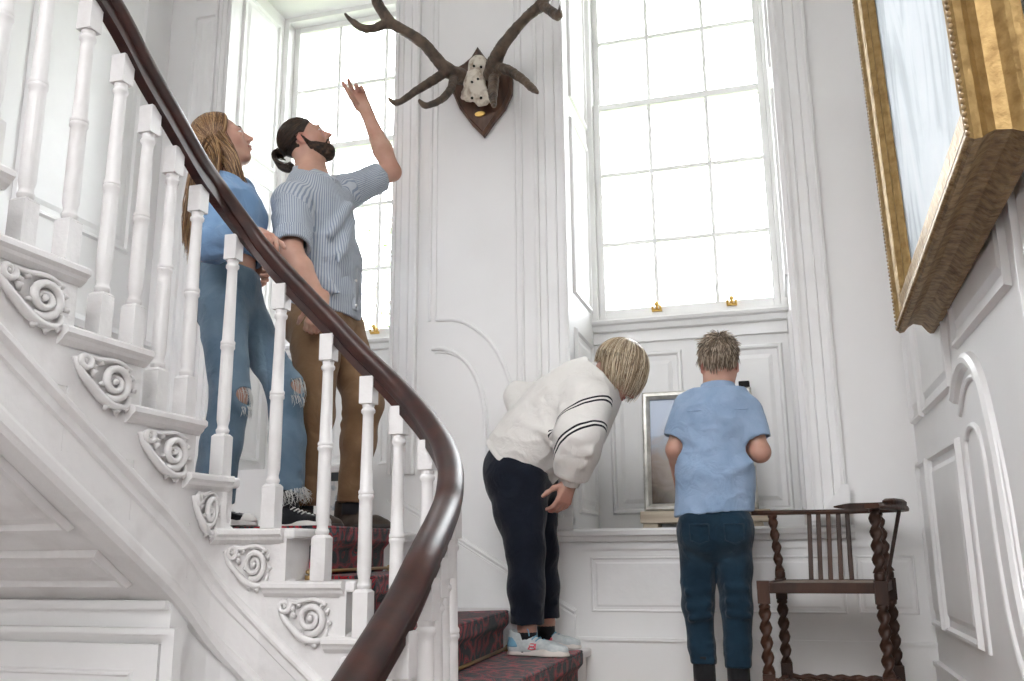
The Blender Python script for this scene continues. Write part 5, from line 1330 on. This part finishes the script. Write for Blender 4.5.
    j = field_obj(S, 'jumper', jm, body, 1, None, wrinkle(.006, (9, 9, 12), 5, warp=.04))
    # jeans
    def hips(T):
        torso(T, [pelv+UP*.10, pelv+UP*.02, pelv-UP*.05], [.118, .138, .138], [.088, .104, .106], lat); T.ell(pelv-f*.045-UP*.02+lat*.055, (.072, .072, .085), None, .04); T.ell(pelv-f*.045-UP*.02-lat*.055, (.072, .072, .085), None, .04)
    def leg(h, k_, a, rs, sg):
        def b(T):
            T.chain([h, k_, k_+(a-k_)*.5, a-UP*.06], rs, .03)
            for t in (.75, .9): q = k_+(a-k_)*t; T.cone(q-f*.05-lat*.03, q+f*.05+lat*.03-UP*.02, .012, .01, .02)
            for t in (.2, .5, .8): q = h+(k_-h)*t; T.cone(q+f*.05+UP*.03+lat*.02, q-f*.03+lat*.05-UP*.01, .009, .006, .02)
        return b
    def rips(G):
        for k_, w_, rr in ((knR, .032, .061), (knL, .028, .061)):
            c = k_+f*rr+lat*.012; G.ell(c+UP*.004, (.042, .056, w_), np.array([f, lat, UP]), .003, 'cut')
    T = garment(np.array([anR[0]-.20, 2.56, zt-.0]), np.array([knL[0]+.18, 3.18, pelv[2]+.14]), .005,
        [(hips, [(pelv+UP*.098, unit(UP+f*.10))]), (leg(hipR, knR, anR, [.086, .063, .064, .072], 1), [(anR-UP*.045, -UP)]), (leg(hipL, knL, anL, [.084, .062, .060, .060], -1), [(anL-UP*.005, unit(-UP-f*.25))])], .010, .03, rips)
    def at(V):
        w = np.zeros(len(V))
        for h, k_, a in ((hipR, knR, anR), (hipL, knL, anL)):
            t, d = seg_t(V, h, k_); side = (V-k_)@f; w = np.maximum(w, .55*np.clip(1-np.abs(t-.6)/.5, 0, 1)*np.clip(side*9+.4, 0, 1)*(d < .14))
            d2 = np.linalg.norm(V-(k_+f*.06), axis=1); w = np.maximum(w, np.clip(1.25-d2/.06, 0, .8))
        return {'fade': np.clip(w, 0, 1)}
    dm = cloth_mat('mid_blue_denim', (.095, .155, .22), (.145, .215, .285), 9, .85, 600, None, .5, fade('fade', (.27, .38, .47)))
    je = field_obj(T, 'jeans', dm, body, 1, at, wrinkle(.005, (10, 10, 6), 22, warp=.05))
    thm = mat('white_cotton_threads', (.78, .78, .76), .9)
    for k_ in (knR, knL):
        L = []
        for i in range(60):
            a = RNG.uniform(-1.1, 1.1); z_ = .032 if RNG.random() < .5 else -.030; q = k_+f*(.060*math.cos(a)+.004)+lat*.060*math.sin(a)+UP*z_
            sag = -.03-.05*RNG.random() if z_ > 0 else -.02-.03*RNG.random()
            L.append([q+V3(0, 0, 0), q+f*.008+UP*sag*.4+lat*RNG.normal(0, .004), q+f*.010+UP*sag*.8+lat*RNG.normal(0, .008), q+f*.008+UP*sag+lat*RNG.normal(0, .010)])
        for zz in (.018, .010, -.004, -.014):
            ar = [k_+f*(.058*math.cos(a)+.006)+lat*.058*math.sin(a)+UP*(zz+RNG.normal(0, .003)) for a in np.linspace(-.9, .9, 4)]
            if zz > .005: L.append(ar)
        strands('frayed_threads', L, thm, je, .0011)
    L = []
    for i in range(150):
        a = RNG.uniform(0, 2*PI); b_ = anL-UP*(.004-.018*math.cos(a)); q = b_+f*.058*math.cos(a)+lat*.058*math.sin(a)-UP*.004; l_ = RNG.uniform(.02, .065)
        L.append([q, q-UP*l_*.35+f*RNG.normal(.004, .006), q-UP*l_*.7+f*RNG.normal(.006, .010)+lat*RNG.normal(0, .005), q-UP*l_+f*RNG.normal(.006, .014)+lat*RNG.normal(0, .008)])
    strands('frayed_threads', L, thm, je, .0011)
    mb = MB(); wv = pelv+UP*.088
    mb.tube([wv+f*.088*math.cos(a)+lat*.118*math.sin(a)+UP*(.010-.010*math.cos(a)) for a in np.linspace(0, 2*PI, 33)], .008, 8); 
    for sg in (.9, 2.2, -.9, -2.2): q = wv+f*.093*math.cos(sg)+lat*.123*math.sin(sg); mb.box(q[0]-.006, q[1]-.006, q[2]-.03, q[0]+.006, q[1]+.006, q[2]+.016)
    tag(mb.build('waistband', dm, je, True), None)
    mts = [cloth_mat('black_canvas', (.012, .012, .014), (.022, .022, .025), 20, .8, 400, None, .2), mat('white_rubber', (.75, .73, .70), .5), mat('white_laces', (.78, .78, .76), .7), mat('black_stripe', (.02, .02, .02), .5)]
    a, b = foot_pts(193, 257, 2.79, 2.76, zt, 529); shoe('canvas', a, b, body, 1, mts)
    a, b = foot_pts(271, 332, 2.96, 2.95, zt, 529); shoe('canvas', a, b, body, 1, mts)
    mb = MB(); mb.tube([anL+UP*.04, anL-UP*.03, anL-UP*.09], .0375, 14); mb.build('sock', mts[0], body, True)
make_girl()

# ------------------------------------------------------------------ OLDER WOMAN bending forward
def make_woman():
    Yc = 3.62; az = math.radians(14); f = V3(math.cos(az), math.sin(az), 0); lat = np.cross(f, UP)
    hd = math.radians(20); pt = math.radians(-48)
    hf = V3(math.cos(hd)*math.cos(pt), math.sin(hd)*math.cos(pt), math.sin(pt)); hu = V3(-math.cos(hd)*math.sin(pt), -math.sin(hd)*math.sin(pt), math.cos(pt))
    H = Head(PX(618, 372, Yc-.02), hf, hu, .92)
    pelv = PX(521, 463, Yc); waist = PX(538, 438, Yc); chest = PX(570, 408, Yc); neck = PX(600, 382, Yc)
    shR = PX(586, 402, 3.45); elR = PX(580, 440, 3.37); wrR = PX(570.5, 481, 3.42)
    shL = PX(590, 396, 3.76); elL = PX(519, 397, 3.82); wrL = PX(524, 432, 3.76)
    hipR = PX(516, 480, 3.53); knR = PX(526, 548, 3.50); anR = PX(527, 628, 3.50)
    hipL = PX(528, 480, 3.70); knL = PX(541, 548, 3.72); anL = PX(546, 622, 3.76)
    zt = LV(1)+.013
    pts = [H.c, neck, elR, elL, anR, anL, wrR, pelv, knL]
    F = Field(np.min(pts, 0)-V3(.18, .14, .06), np.max(pts, 0)+V3(.16, .14, .15), .0037)
    H.build(F, fem=True)
    F.cone(H.p(-.03, 0, -.03), neck, .052, .055, .03); F.cone(H.p(.0, 0, -.05), neck, .046, .055, .03)
    torso(F, [pelv, waist, chest, neck-(neck-chest)*.2], [.15, .14, .15, .09], [.12, .11, .11, .07], lat)
    F.chain([shR, elR], [.05, .04], .03); F.chain([elR, wrR], [.038, .026], .02); F.chain([shL, elL, wrL], [.05, .04, .026], .02)
    for h, k_, a in ((hipR, knR, anR), (hipL, knL, anL)): F.chain([h, k_, k_+(a-k_)*.35, a], [.085, .055, .05, .033], .03); F.cone(a, a-UP*.05, .033, .028, .02)
    dR = unit(PX(564, 500, 3.42)-wrR); tips = hand(F, wrR, dR, unit(V3(-.75, .5, -.2)), -1, (.45, .5, .5, .5), .5, .92, .05)
    hand(F, wrL, unit(V3(-.2, -.35, -.9)), unit(V3(.5, -.8, 0)), 1, (.4, .5, .5, .5), .4, .9)
    body = field_obj(F, 'person', M['skin2'], None, 1, blush([(tips[1], .06, .5), (H.p(.11, 0, -.03), .03, .4), (wrR+dR*.08, .05, .5)]))
    tag(body, 'blonde older woman in white sweatshirt and navy trousers bending forward on the stair', 'person')
    hm = hair_mat('streaked_blonde_hair', (.20, .135, .08), (.56, .43, .285), (.86, .76, .58), .42); H.face_parts(body, hm, lips=True)
    HF = headfield(H, .003, .15); fx, rx, ux = loc(HF, H)
    line = np.maximum.reduce([(fx-.072)+0*ux+0*rx, fx*1.0-ux*.9-.010+0*rx, -(ux+.085)+0*fx+0*rx])
    HF.v = np.maximum(HF.v-.012, line.astype(np.float32)); hair = field_obj(HF, 'hair', hm, body, 2, lambda V: {'tone': .35+.3*gnoise(V@np.array(H.A).T, (60, 8, 8), 1, 1)})
    L = []; e = np.array([.114, .100, .108]); cc = np.array([-.012, 0, .034]); K = 14
    crown = np.array([-.45, 0, .9]); crown /= np.linalg.norm(crown)
    for i in range(3400):
        a = RNG.uniform(-PI, PI); lift = RNG.uniform(.96, 1.10)
        # azimuth around the crown; a=0 toward the face
        ca, sa = math.cos(a), math.sin(a); T1 = np.array([.9, 0, .45]); T1 /= np.linalg.norm(T1); T2 = np.array([0, 1, 0]); dr = T1*ca+T2*sa
        L_ = {True: 1.75}.get(abs(a) > 2.3, 2.35 if abs(a) > .55 else 1.95); L_ *= RNG.uniform(.72, 1.03); st = RNG.uniform(0, .5); tw = RNG.normal(0, .10)
        pl = []
        for t in np.linspace(st, L_, K):
            dr2 = T1*math.cos(a+tw*t)+T2*math.sin(a+tw*t); q = crown*math.cos(t)+dr2*math.sin(t); p = H.p(*(cc+q*e*lift))
            ov = max(0, t-1.45); p = p+V3(0, 0, -1)*ov**1.2*.055+H.r*0; pl.append(p)
        L.append(pl)
    strands('hair_strands', L, hm, hair, .0016)
    # sweatshirt
    ax = unit(neck-pelv); aR = unit(wrR-elR); aL = unit(wrL-elL)
    def tb(S):
        torso(S, [pelv-ax*.03, waist, chest, neck-(neck-chest)*.30, neck+ax*.03], [.185, .190, .195, .15, .086], [.150, .155, .150, .115, .080], lat, .06)
        S.ell(chest+V3(.03, 0, -.09), (.11, .13, .09), None, .06)
        for a, b, w_ in ((PX(520, 420, 3.44), PX(556, 436, 3.40), .010), (PX(540, 405, 3.44), PX(552, 446, 3.42), .010)): S.cone(a, b, w_, w_*.5, .03)
    def slv(S):
        S.chain([shR, elR+V3(.0, 0, .02), elR+(wrR-elR)*.35, wrR-(wrR-elR)*.18, wrR+aR*.03], [.098, .088, .074, .052, .038], .045)
        for a, b, w_ in ((PX(562, 408, 3.37), PX(560, 440, 3.38), .012), (PX(568, 446, 3.31), PX(590, 452, 3.31), .013), (PX(564, 458, 3.34), PX(584, 464, 3.34), .013), (PX(578, 398, 3.37), PX(590, 424, 3.31), .012), (PX(562, 432, 3.32), PX(578, 440, 3.28), .011)): S.cone(a, b, w_, w_*.5, .03)
    S = garment(np.min([pelv, elL, waist], 0)-V3(.22, .44, .12), np.array([H.c[0]+.05, 4.0, neck[2]+.2]), .0055, [
        (tb, [(pelv-ax*.015, -ax), (neck+ax*.030, ax)]), (slv, [(wrR-aR*.012, aR)]),
        (lambda A: (A.chain([shL, elL], [.09, .062], .04), A.cone(elL, wrL, .062, .042, .03)), [(wrL, aL)])], .013, .04)
    def at(V):
        t1, d1 = seg_t(V, shR, elR); t2, d2 = seg_t(V, elR, wrR); ax_ = unit(elR-shR)
        u = (V-shR)@ax_+.55*((V-shR)@f)       # slanting bands on the near sleeve
        on = (d1 < .135) & (((V-shR)@lat) > -.02)
        band = np.where(on, u, 9.0)
        t3, d3 = seg_t(V, shL, elL); band = np.where((d3 < .10) & (t3 > .9) & ((V-elL)@f < .03), .0625+(t3-1.0)*.0, band)
        return {'band': band, 'sc': np.zeros(len(V))}
    def bands(nt, out):
        a = N(nt, 'Attribute', attribute_name='band'); acc = None
        for c in (.052, .068, .160, .176):
            s1 = N(nt, 'Math', operation='SUBTRACT'); s1.inputs[1].default_value = c; nt.links.new(a.outputs['Fac'], s1.inputs[0]); s2 = N(nt, 'Math', operation='ABSOLUTE'); nt.links.new(s1.outputs[0], s2.inputs[0])
            s3 = N(nt, 'Math', operation='LESS_THAN'); s3.inputs[1].default_value = .0040; nt.links.new(s2.outputs[0], s3.inputs[0])
            if acc is None: acc = s3
            else: m_ = N(nt, 'Math', operation='MAXIMUM'); nt.links.new(acc.outputs[0], m_.inputs[0]); nt.links.new(s3.outputs[0], m_.inputs[1]); acc = m_
        mx = N(nt, 'Mix', data_type='RGBA'); nt.links.new(acc.outputs[0], mx.inputs[0]); nt.links.new(out, mx.inputs[6]); mx.inputs[7].default_value = (.02, .02, .025, 1); return mx.outputs[2]
    wm = cloth_mat('off_white_sweatshirt', (.80, .77, .73), (.85, .825, .79), 5, .95, 500, None, .45, bands)
    sw = field_obj(S, 'sweatshirt', wm, body, 1, at, wrinkle(.008, (7, 7, 7), 31, warp=.06))
    plain = cloth_mat('off_white_ribbing', (.78, .75, .71), (.83, .80, .765), 5, .95, 500, None, .3)
    C = Field(wrR-.12, wrR+.12, .004); a_ = unit(wrR-elR); C.cone(wrR-a_*.055, wrR+a_*.03, .044, .036, 0); C.hollow(.008); C.plane(wrR-a_*.028, -a_); C.plane(wrR+a_*.016, a_); field_obj(C, 'ribbed_cuff', plain, sw, 1)
    C = Field(pelv-.28, pelv+.28, .005); torso(C, [pelv-ax*.10, pelv+ax*.10], [.193, .197], [.162, .166], lat, .0); C.hollow(.014); C.plane(pelv-ax*.036, -ax); C.plane(pelv+ax*.024, ax); field_obj(C, 'ribbed_hem', plain, sw, 1)
    C = Field(neck-.15, neck+.15, .004); C.cone(neck-ax*.03, neck+ax*.07, .100, .070, 0); C.hollow(.012); C.plane(neck-ax*.004, -ax); C.plane(neck+ax*.052, ax); field_obj(C, 'collar', plain, sw, 1)
    # trousers
    def hips(T):
        torso(T, [pelv+ax*.04, pelv-UP*.05], [.172, .165], [.145, .145], lat); T.ell(pelv-f*.045-UP*.035+lat*.075, (.10, .09, .105), None, .05); T.ell(pelv-f*.045-UP*.035-lat*.075, (.10, .09, .105), None, .05)
    def leg(h, k_, a, rs):
        def b(T):
            T.chain([h+f*.008, h+(k_-h)*.45, k_, k_+(a-k_)*.5, a-UP*.03], rs, .035)
            for t, w_ in ((-.08, .012), (.08, .012), (.8, .008)): q = k_+(a-k_)*t; T.cone(q-f*.05+lat*.03, q+f*.045+lat*.04+UP*.02, w_, w_*.6, .02)
        return b
    T = garment(np.array([pelv[0]-.26, 3.28, zt+.0]), np.array([knL[0]+.18, 3.94, pelv[2]+.14]), .0055,
        [(hips, [(pelv+ax*.03, ax)]), (leg(hipR, knR, anR, [.125, .100, .070, .064, .060]), [(anR+UP*.016, -UP)]), (leg(hipL, knL, anL, [.115, .092, .066, .060, .054]), [(anL+UP*.016, -UP)])], .012, .03)
    field_obj(T, 'trousers', cloth_mat('navy_trousers', (.0035, .006, .014), (.007, .011, .022), 10, .8, 500, None, .4), body, 1, None, wrinkle(.005, (9, 9, 6), 41, warp=.05))
    sk = cloth_mat('black_sock', (.008, .008, .01), (.014, .014, .016), 30, .95, 500)
    for a in (anR, anL):
        mb = MB(); mb.tube([a-UP*.014, a-UP*.05, a-UP*.085], [.0365, .037, .039], 14); mb.build('sock', sk, body, True)
    mts = [cloth_mat('pale_grey_mesh', (.50, .55, .56), (.62, .66, .66), 60, .8, 500, None, .2), mat('cream_foam_sole', (.72, .67, .62), .6), mat('sky_blue_trim', (.16, .36, .50), .6), mat('coral_pink_print', (.80, .12, .16), .5)]
    a, b = foot_pts(507, 571, 3.51, 3.46, zt, 656); shoe('trainer', a, b, body, 1, mts)
    a, b = foot_pts(526, 583, 3.78, 3.74, zt, 650); shoe('trainer', a, b, body, 1, mts)
make_woman()

# ------------------------------------------------------------------ BOY seen from behind
def make_boy():
    Yc = 3.60; az = math.radians(97); f = V3(math.cos(az), math.sin(az), 0); lat = np.cross(f, UP)     # lat = his right = +x
    hd = math.radians(101); pt = math.radians(-12)
    hf = V3(math.cos(hd)*math.cos(pt), math.sin(hd)*math.cos(pt), math.sin(pt)); hu = V3(-math.cos(hd)*math.sin(pt), -math.sin(hd)*math.sin(pt), math.cos(pt))
    H = Head(PX(719, 364, Yc+.01), hf, hu, .88)
    neck = PX(718, 388, Yc); chest = PX(717, 425, Yc); waist = PX(715, 475, Yc-.005); pelv = PX(714, 517, Yc-.005)
    shR = PX(748, 410, Yc); elR = PX(760, 452, Yc-.02); wrR = PX(742, 456, Yc+.19)
    shL = PX(686, 407, Yc); elL = PX(675, 450, Yc-.01); wrL = PX(681, 490, Yc+.10)
    hipR = PX(732, 530, Yc); knR = PX(736, 605, Yc-.01); anR = PX(738, 664, Yc-.03)
    hipL = PX(698, 530, Yc); knL = PX(698, 605, Yc-.01); anL = PX(704, 664, Yc-.03)
    for a in (anR, anL): a[2] = min(a[2], .115)
    pts = [H.c, elR, elL, wrR, anR, anL]
    F = Field(np.min(pts, 0)-V3(.12, .14, .08), np.max(pts, 0)+V3(.12, .14, .15), .0037)
    H.build(F, child=True)
    F.cone(H.p(-.02, 0, -.04), neck-UP*.01, .037, .041, .03)
    torso(F, [neck-UP*.03, chest, waist, pelv], [.06, .115, .105, .11], [.045, .075, .07, .08], lat)
    F.chain([shR, elR, wrR], [.040, .034, .023], .02); F.chain([shL, elL, wrL], [.040, .033, .022], .02); F.ell(elR, (.034, .034, .034), None, .02)
    for h, k_, a in ((hipR, knR, anR), (hipL, knL, anL)): F.chain([h, k_, a], [.065, .045, .03], .03); F.cone(a, a-UP*.05, .03, .025, .02)
    hand(F, wrR, unit(V3(-.75, .55, .05)), unit(V3(-.4, -.8, 0)), 1, (.7, .7, .8, .8), .5, .78); hand(F, wrL, unit(PX(684, 505, Yc+.16)-wrL), unit(V3(.8, 0, -.2)), 1, (.4, .5, .5, .5), .4, .78)
    body = field_obj(F, 'person', M['skin'], None, 1, blush([(H.p(-.008, .080, -.01), .045, .9), (H.p(-.008, -.080, -.01), .045, .9), (elR, .05, .45), (elL, .05, .4)]))
    tag(body, 'boy in a pale blue short sleeved shirt and jeans, seen from behind beside the chair', 'person')
    hm = hair_mat('light_brown_hair', (.11, .080, .058), (.30, .23, .165), (.66, .55, .43), .45); H.face_parts(body, hm)
    HF = headfield(H, .003, .14); fx, rx, ux = loc(HF, H); ax = np.abs(rx)
    line = np.maximum.reduce([(fx-.070)+0*ux+0*rx, fx*1.0-ux*1.2-.0+0*rx, -(ux+.080)+0*fx+0*rx]); ear = np.where(ax > .05, .030-np.sqrt((fx+.004)**2+(ux+.008)**2), -1)
    HF.v = np.maximum.reduce([HF.v-.006, line.astype(np.float32), ear.astype(np.float32)]); hair = field_obj(HF, 'hair', hm, body, 2, lambda V: {'tone': .3+.25*gnoise(V, (40, 40, 10), 1, 1)})
    L = []; e = np.array([.101, .082, .096]); cc = np.array([-.012, 0, .036]); crown = np.array([-.35, .05, .94]); crown /= np.linalg.norm(crown)
    for i in range(2600):
        a = RNG.uniform(-PI, PI); th = math.acos(RNG.uniform(-.55, 1)); 
        if abs(a) < .9: th = min(th, 1.35)
        T1 = np.array([.94, 0, .35]); T2 = np.array([0, 1, 0]); dr = T1*math.cos(a)+T2*math.sin(a)
        q0 = crown*math.cos(th)+dr*math.sin(th); root = cc+q0*e*.99
        if root[2] < -.080 or (abs(root[1]) > .055 and abs(root[0]+.002) < .044 and root[2] < .032): continue
        tang = -crown*math.sin(th)+dr*math.cos(th); L_ = (.034 if th < 1.1 else (.022 if th < 1.5 else .036))*RNG.uniform(.7, 1.25); out = q0*(.55 if th < .9 else (.22 if th < 1.5 else .10))+RNG.normal(0, .22, 3)
        if th < 1.0: tang = tang*.8+np.array([.3, 0, .1])
        pl = [H.p(*(root+(tang*t+out*t*(1-.35*t))*L_)) for t in np.linspace(0, 1, 5)]; L.append(pl)
    strands('hair_strands', L, hm, hair, .0018)
    # shirt
    def tb(S):
        torso(S, [neck-UP*.028, neck-UP*.05, chest+UP*.03, waist, pelv-UP*.03], [.058, .105, .140, .137, .150], [.055, .070, .100, .105, .118], lat, .04)
        for a, b, w_ in ((PX(684, 462, Yc-.06), PX(706, 476, Yc-.11), .006), (PX(750, 462, Yc-.06), PX(728, 474, Yc-.11), .006), (PX(688, 436, Yc-.07), PX(704, 448, Yc-.10), .005)): S.cone(a, b, w_, w_*.3, .04)
    S = garment(np.min([elL, pelv], 0)-V3(.14, .2, .06), np.max([elR, H.c], 0)+V3(.12, .2, .02), .005, [
        (tb, [(pelv+UP*.012, -UP+lat*.06), (neck-UP*.006, UP)]),
        (lambda A: A.chain([shR-UP*.005, elR], [.052, .058], .035), [(elR+(shR-elR)*.30, unit(elR-shR))]),
        (lambda A: A.chain([shL-UP*.005, elL], [.052, .060], .035), [(elL+(shL-elL)*.26, unit(elL-shL))])], .010, .035)
    bm = cloth_mat('pale_blue_linen', (.27, .385, .56), (.34, .455, .63), 12, .9, 700, None, .55)
    sh = field_obj(S, 'shirt', bm, body, 1, None, wrinkle(.0045, (8, 8, 15), 51, warp=.07))
    C = Field(neck-.12, neck+.12, .003); C.cone(neck-UP*.036, neck+UP*.030+hf*.01, .082, .060, 0); C.hollow(.009); C.plane(neck-UP*.022, -UP); C.plane(neck+UP*.016, unit(UP+f*.1)); field_obj(C, 'collar', bm, sh, 1)
    mb = MB(); q = [chest+UP*.045+lat*x-f*(.098-.35*x*x) for x in np.linspace(-.115, .115, 9)]; mb.tube(q, .0022, 6); mb.build('yoke_seam', bm, sh, True)
    # jeans
    def hips(T):
        torso(T, [pelv+UP*.05, pelv-UP*.05], [.122, .132], [.094, .106], lat); T.ell(pelv-f*.045-UP*.05+lat*.06, (.073, .068, .085), None, .04); T.ell(pelv-f*.045-UP*.05-lat*.06, (.073, .068, .085), None, .04)
    def leg(h, k_, a, sg):
        def b(T):
            T.chain([h, k_, k_+(a-k_)*.6, a-UP*.06], [.075, .057, .047, .044], .015)
            for t, w_ in ((.50, .010), (.62, .012), (.74, .013), (.86, .013)): q = k_+(a-k_)*t; T.cone(q-lat*.030-f*.026, q+lat*.030-f*.030-UP*.012*sg, w_, w_, .012)
            for t in (-.25, -.02, .15): q = k_+(a-k_)*t; T.cone(q-f*.055-lat*.03+UP*.01*sg, q-f*.05+lat*.04, .010, .007, .02)
        return b
    T = garment(np.array([anL[0]-.16, Yc-.24, .03]), np.array([anR[0]+.16, Yc+.22, pelv[2]+.12]), .005,
        [(hips, [(pelv+UP*.06, UP)]), (leg(hipR, knR, anR, 1), [(anR+UP*.024, -UP)]), (leg(hipL, knL, anL, -1), [(anL+UP*.032, -UP)])], .012, .018)
    def at(V):
        w = np.zeros(len(V))
        for h, k_ in ((hipR, knR), (hipL, knL)):
            c = h-UP*.05; d = np.linalg.norm((V-c)*np.array([1, .6, .7]), axis=1); w = np.maximum(w, np.clip(.75-d/.11, 0, .55))
        return {'fade': w}
    dm = cloth_mat('dark_teal_denim', (.006, .022, .040), (.011, .035, .060), 9, .85, 600, None, .5, fade('fade', (.05, .085, .115)))
    je = field_obj(T, 'jeans', dm, body, 1, at, wrinkle(.0045, (10, 10, 10), 61, warp=.05))
    for sg in (1, -1):       # back pockets and seams
        c = pelv-UP*.065+lat*.062*sg-f*.128; mb = MB()
        cr = [c+lat*.034+UP*.035, c+lat*.034-UP*.022, c-UP*.036, c-lat*.034-UP*.022, c-lat*.034+UP*.035, c+lat*.034+UP*.035]
        cr = [p_-f*(.004-.9*((p_-c)@lat)**2*4) for p_ in cr]; mb.tube(cr, .0022, 6); mb.build('back_pocket', dm, je, True)
    mts = [cloth_mat('black_trainer_mesh', (.012, .012, .014), (.02, .02, .022), 30, .8, 400), mat('black_rubber', (.02, .02, .02), .6), mat('black_lace', (.02, .02, .02), .8)]
    for a in (anR, anL):
        MB().tube([a+UP*.06, a, a-UP*.05], .040, 14).build('sock', mts[0], body, True)
        hl = V3(a[0], a[1], 0)-f*.05; shoe('boot', hl, hl+f*.235, body, 1, mts)
make_boy()
HZ0, HZ1, HLO, HHI, GLO, GHI = .05, .7, .13, 4.3, 2.0, 6.0
# ================================================================== LIGHT
w = bpy.data.worlds.new('sky'); scn.world = w; w.use_nodes = True; nt = w.node_tree
bg = nt.nodes['Background']; tc = N(nt, 'TexCoord'); sp = N(nt, 'SeparateXYZ'); nt.links.new(tc.outputs['Generated'], sp.inputs[0])
# hall side: added fill light that is strongest high up, dim below the horizon; garden side: bright overcast sky
def mrange(src, a, b, c, d):
    n = N(nt, 'MapRange', interpolation_type='SMOOTHSTEP'); n.inputs[1].default_value = a; n.inputs[2].default_value = b; n.inputs[3].default_value = c; n.inputs[4].default_value = d; nt.links.new(src, n.inputs[0]); return n.outputs[0]
hall = mrange(sp.outputs['Z'], HZ0, HZ1, HLO, HHI); gard = mrange(sp.outputs['Z'], -.2, .05, GLO, GHI); mixf = mrange(sp.outputs['Y'], -.05, .35, 0, 1)
mx = N(nt, 'Mix', data_type='FLOAT'); nt.links.new(mixf, mx.inputs[0]); nt.links.new(hall, mx.inputs[2]); nt.links.new(gard, mx.inputs[3]); nt.links.new(mx.outputs[0], bg.inputs[1])
cr = ramp(nt, sp.outputs['Y'], [(0, (.975, .98, 1.0)), (.5, (.93, .97, 1.0))]); nt.links.new(cr.outputs[0], bg.inputs[0])
vs = scn.view_settings; scn.display_settings.display_device = 'sRGB'
vs.view_transform = 'Standard'; vs.look = 'None'; vs.gamma = 1; vs.use_curve_mapping = False; vs.exposure = 1.48
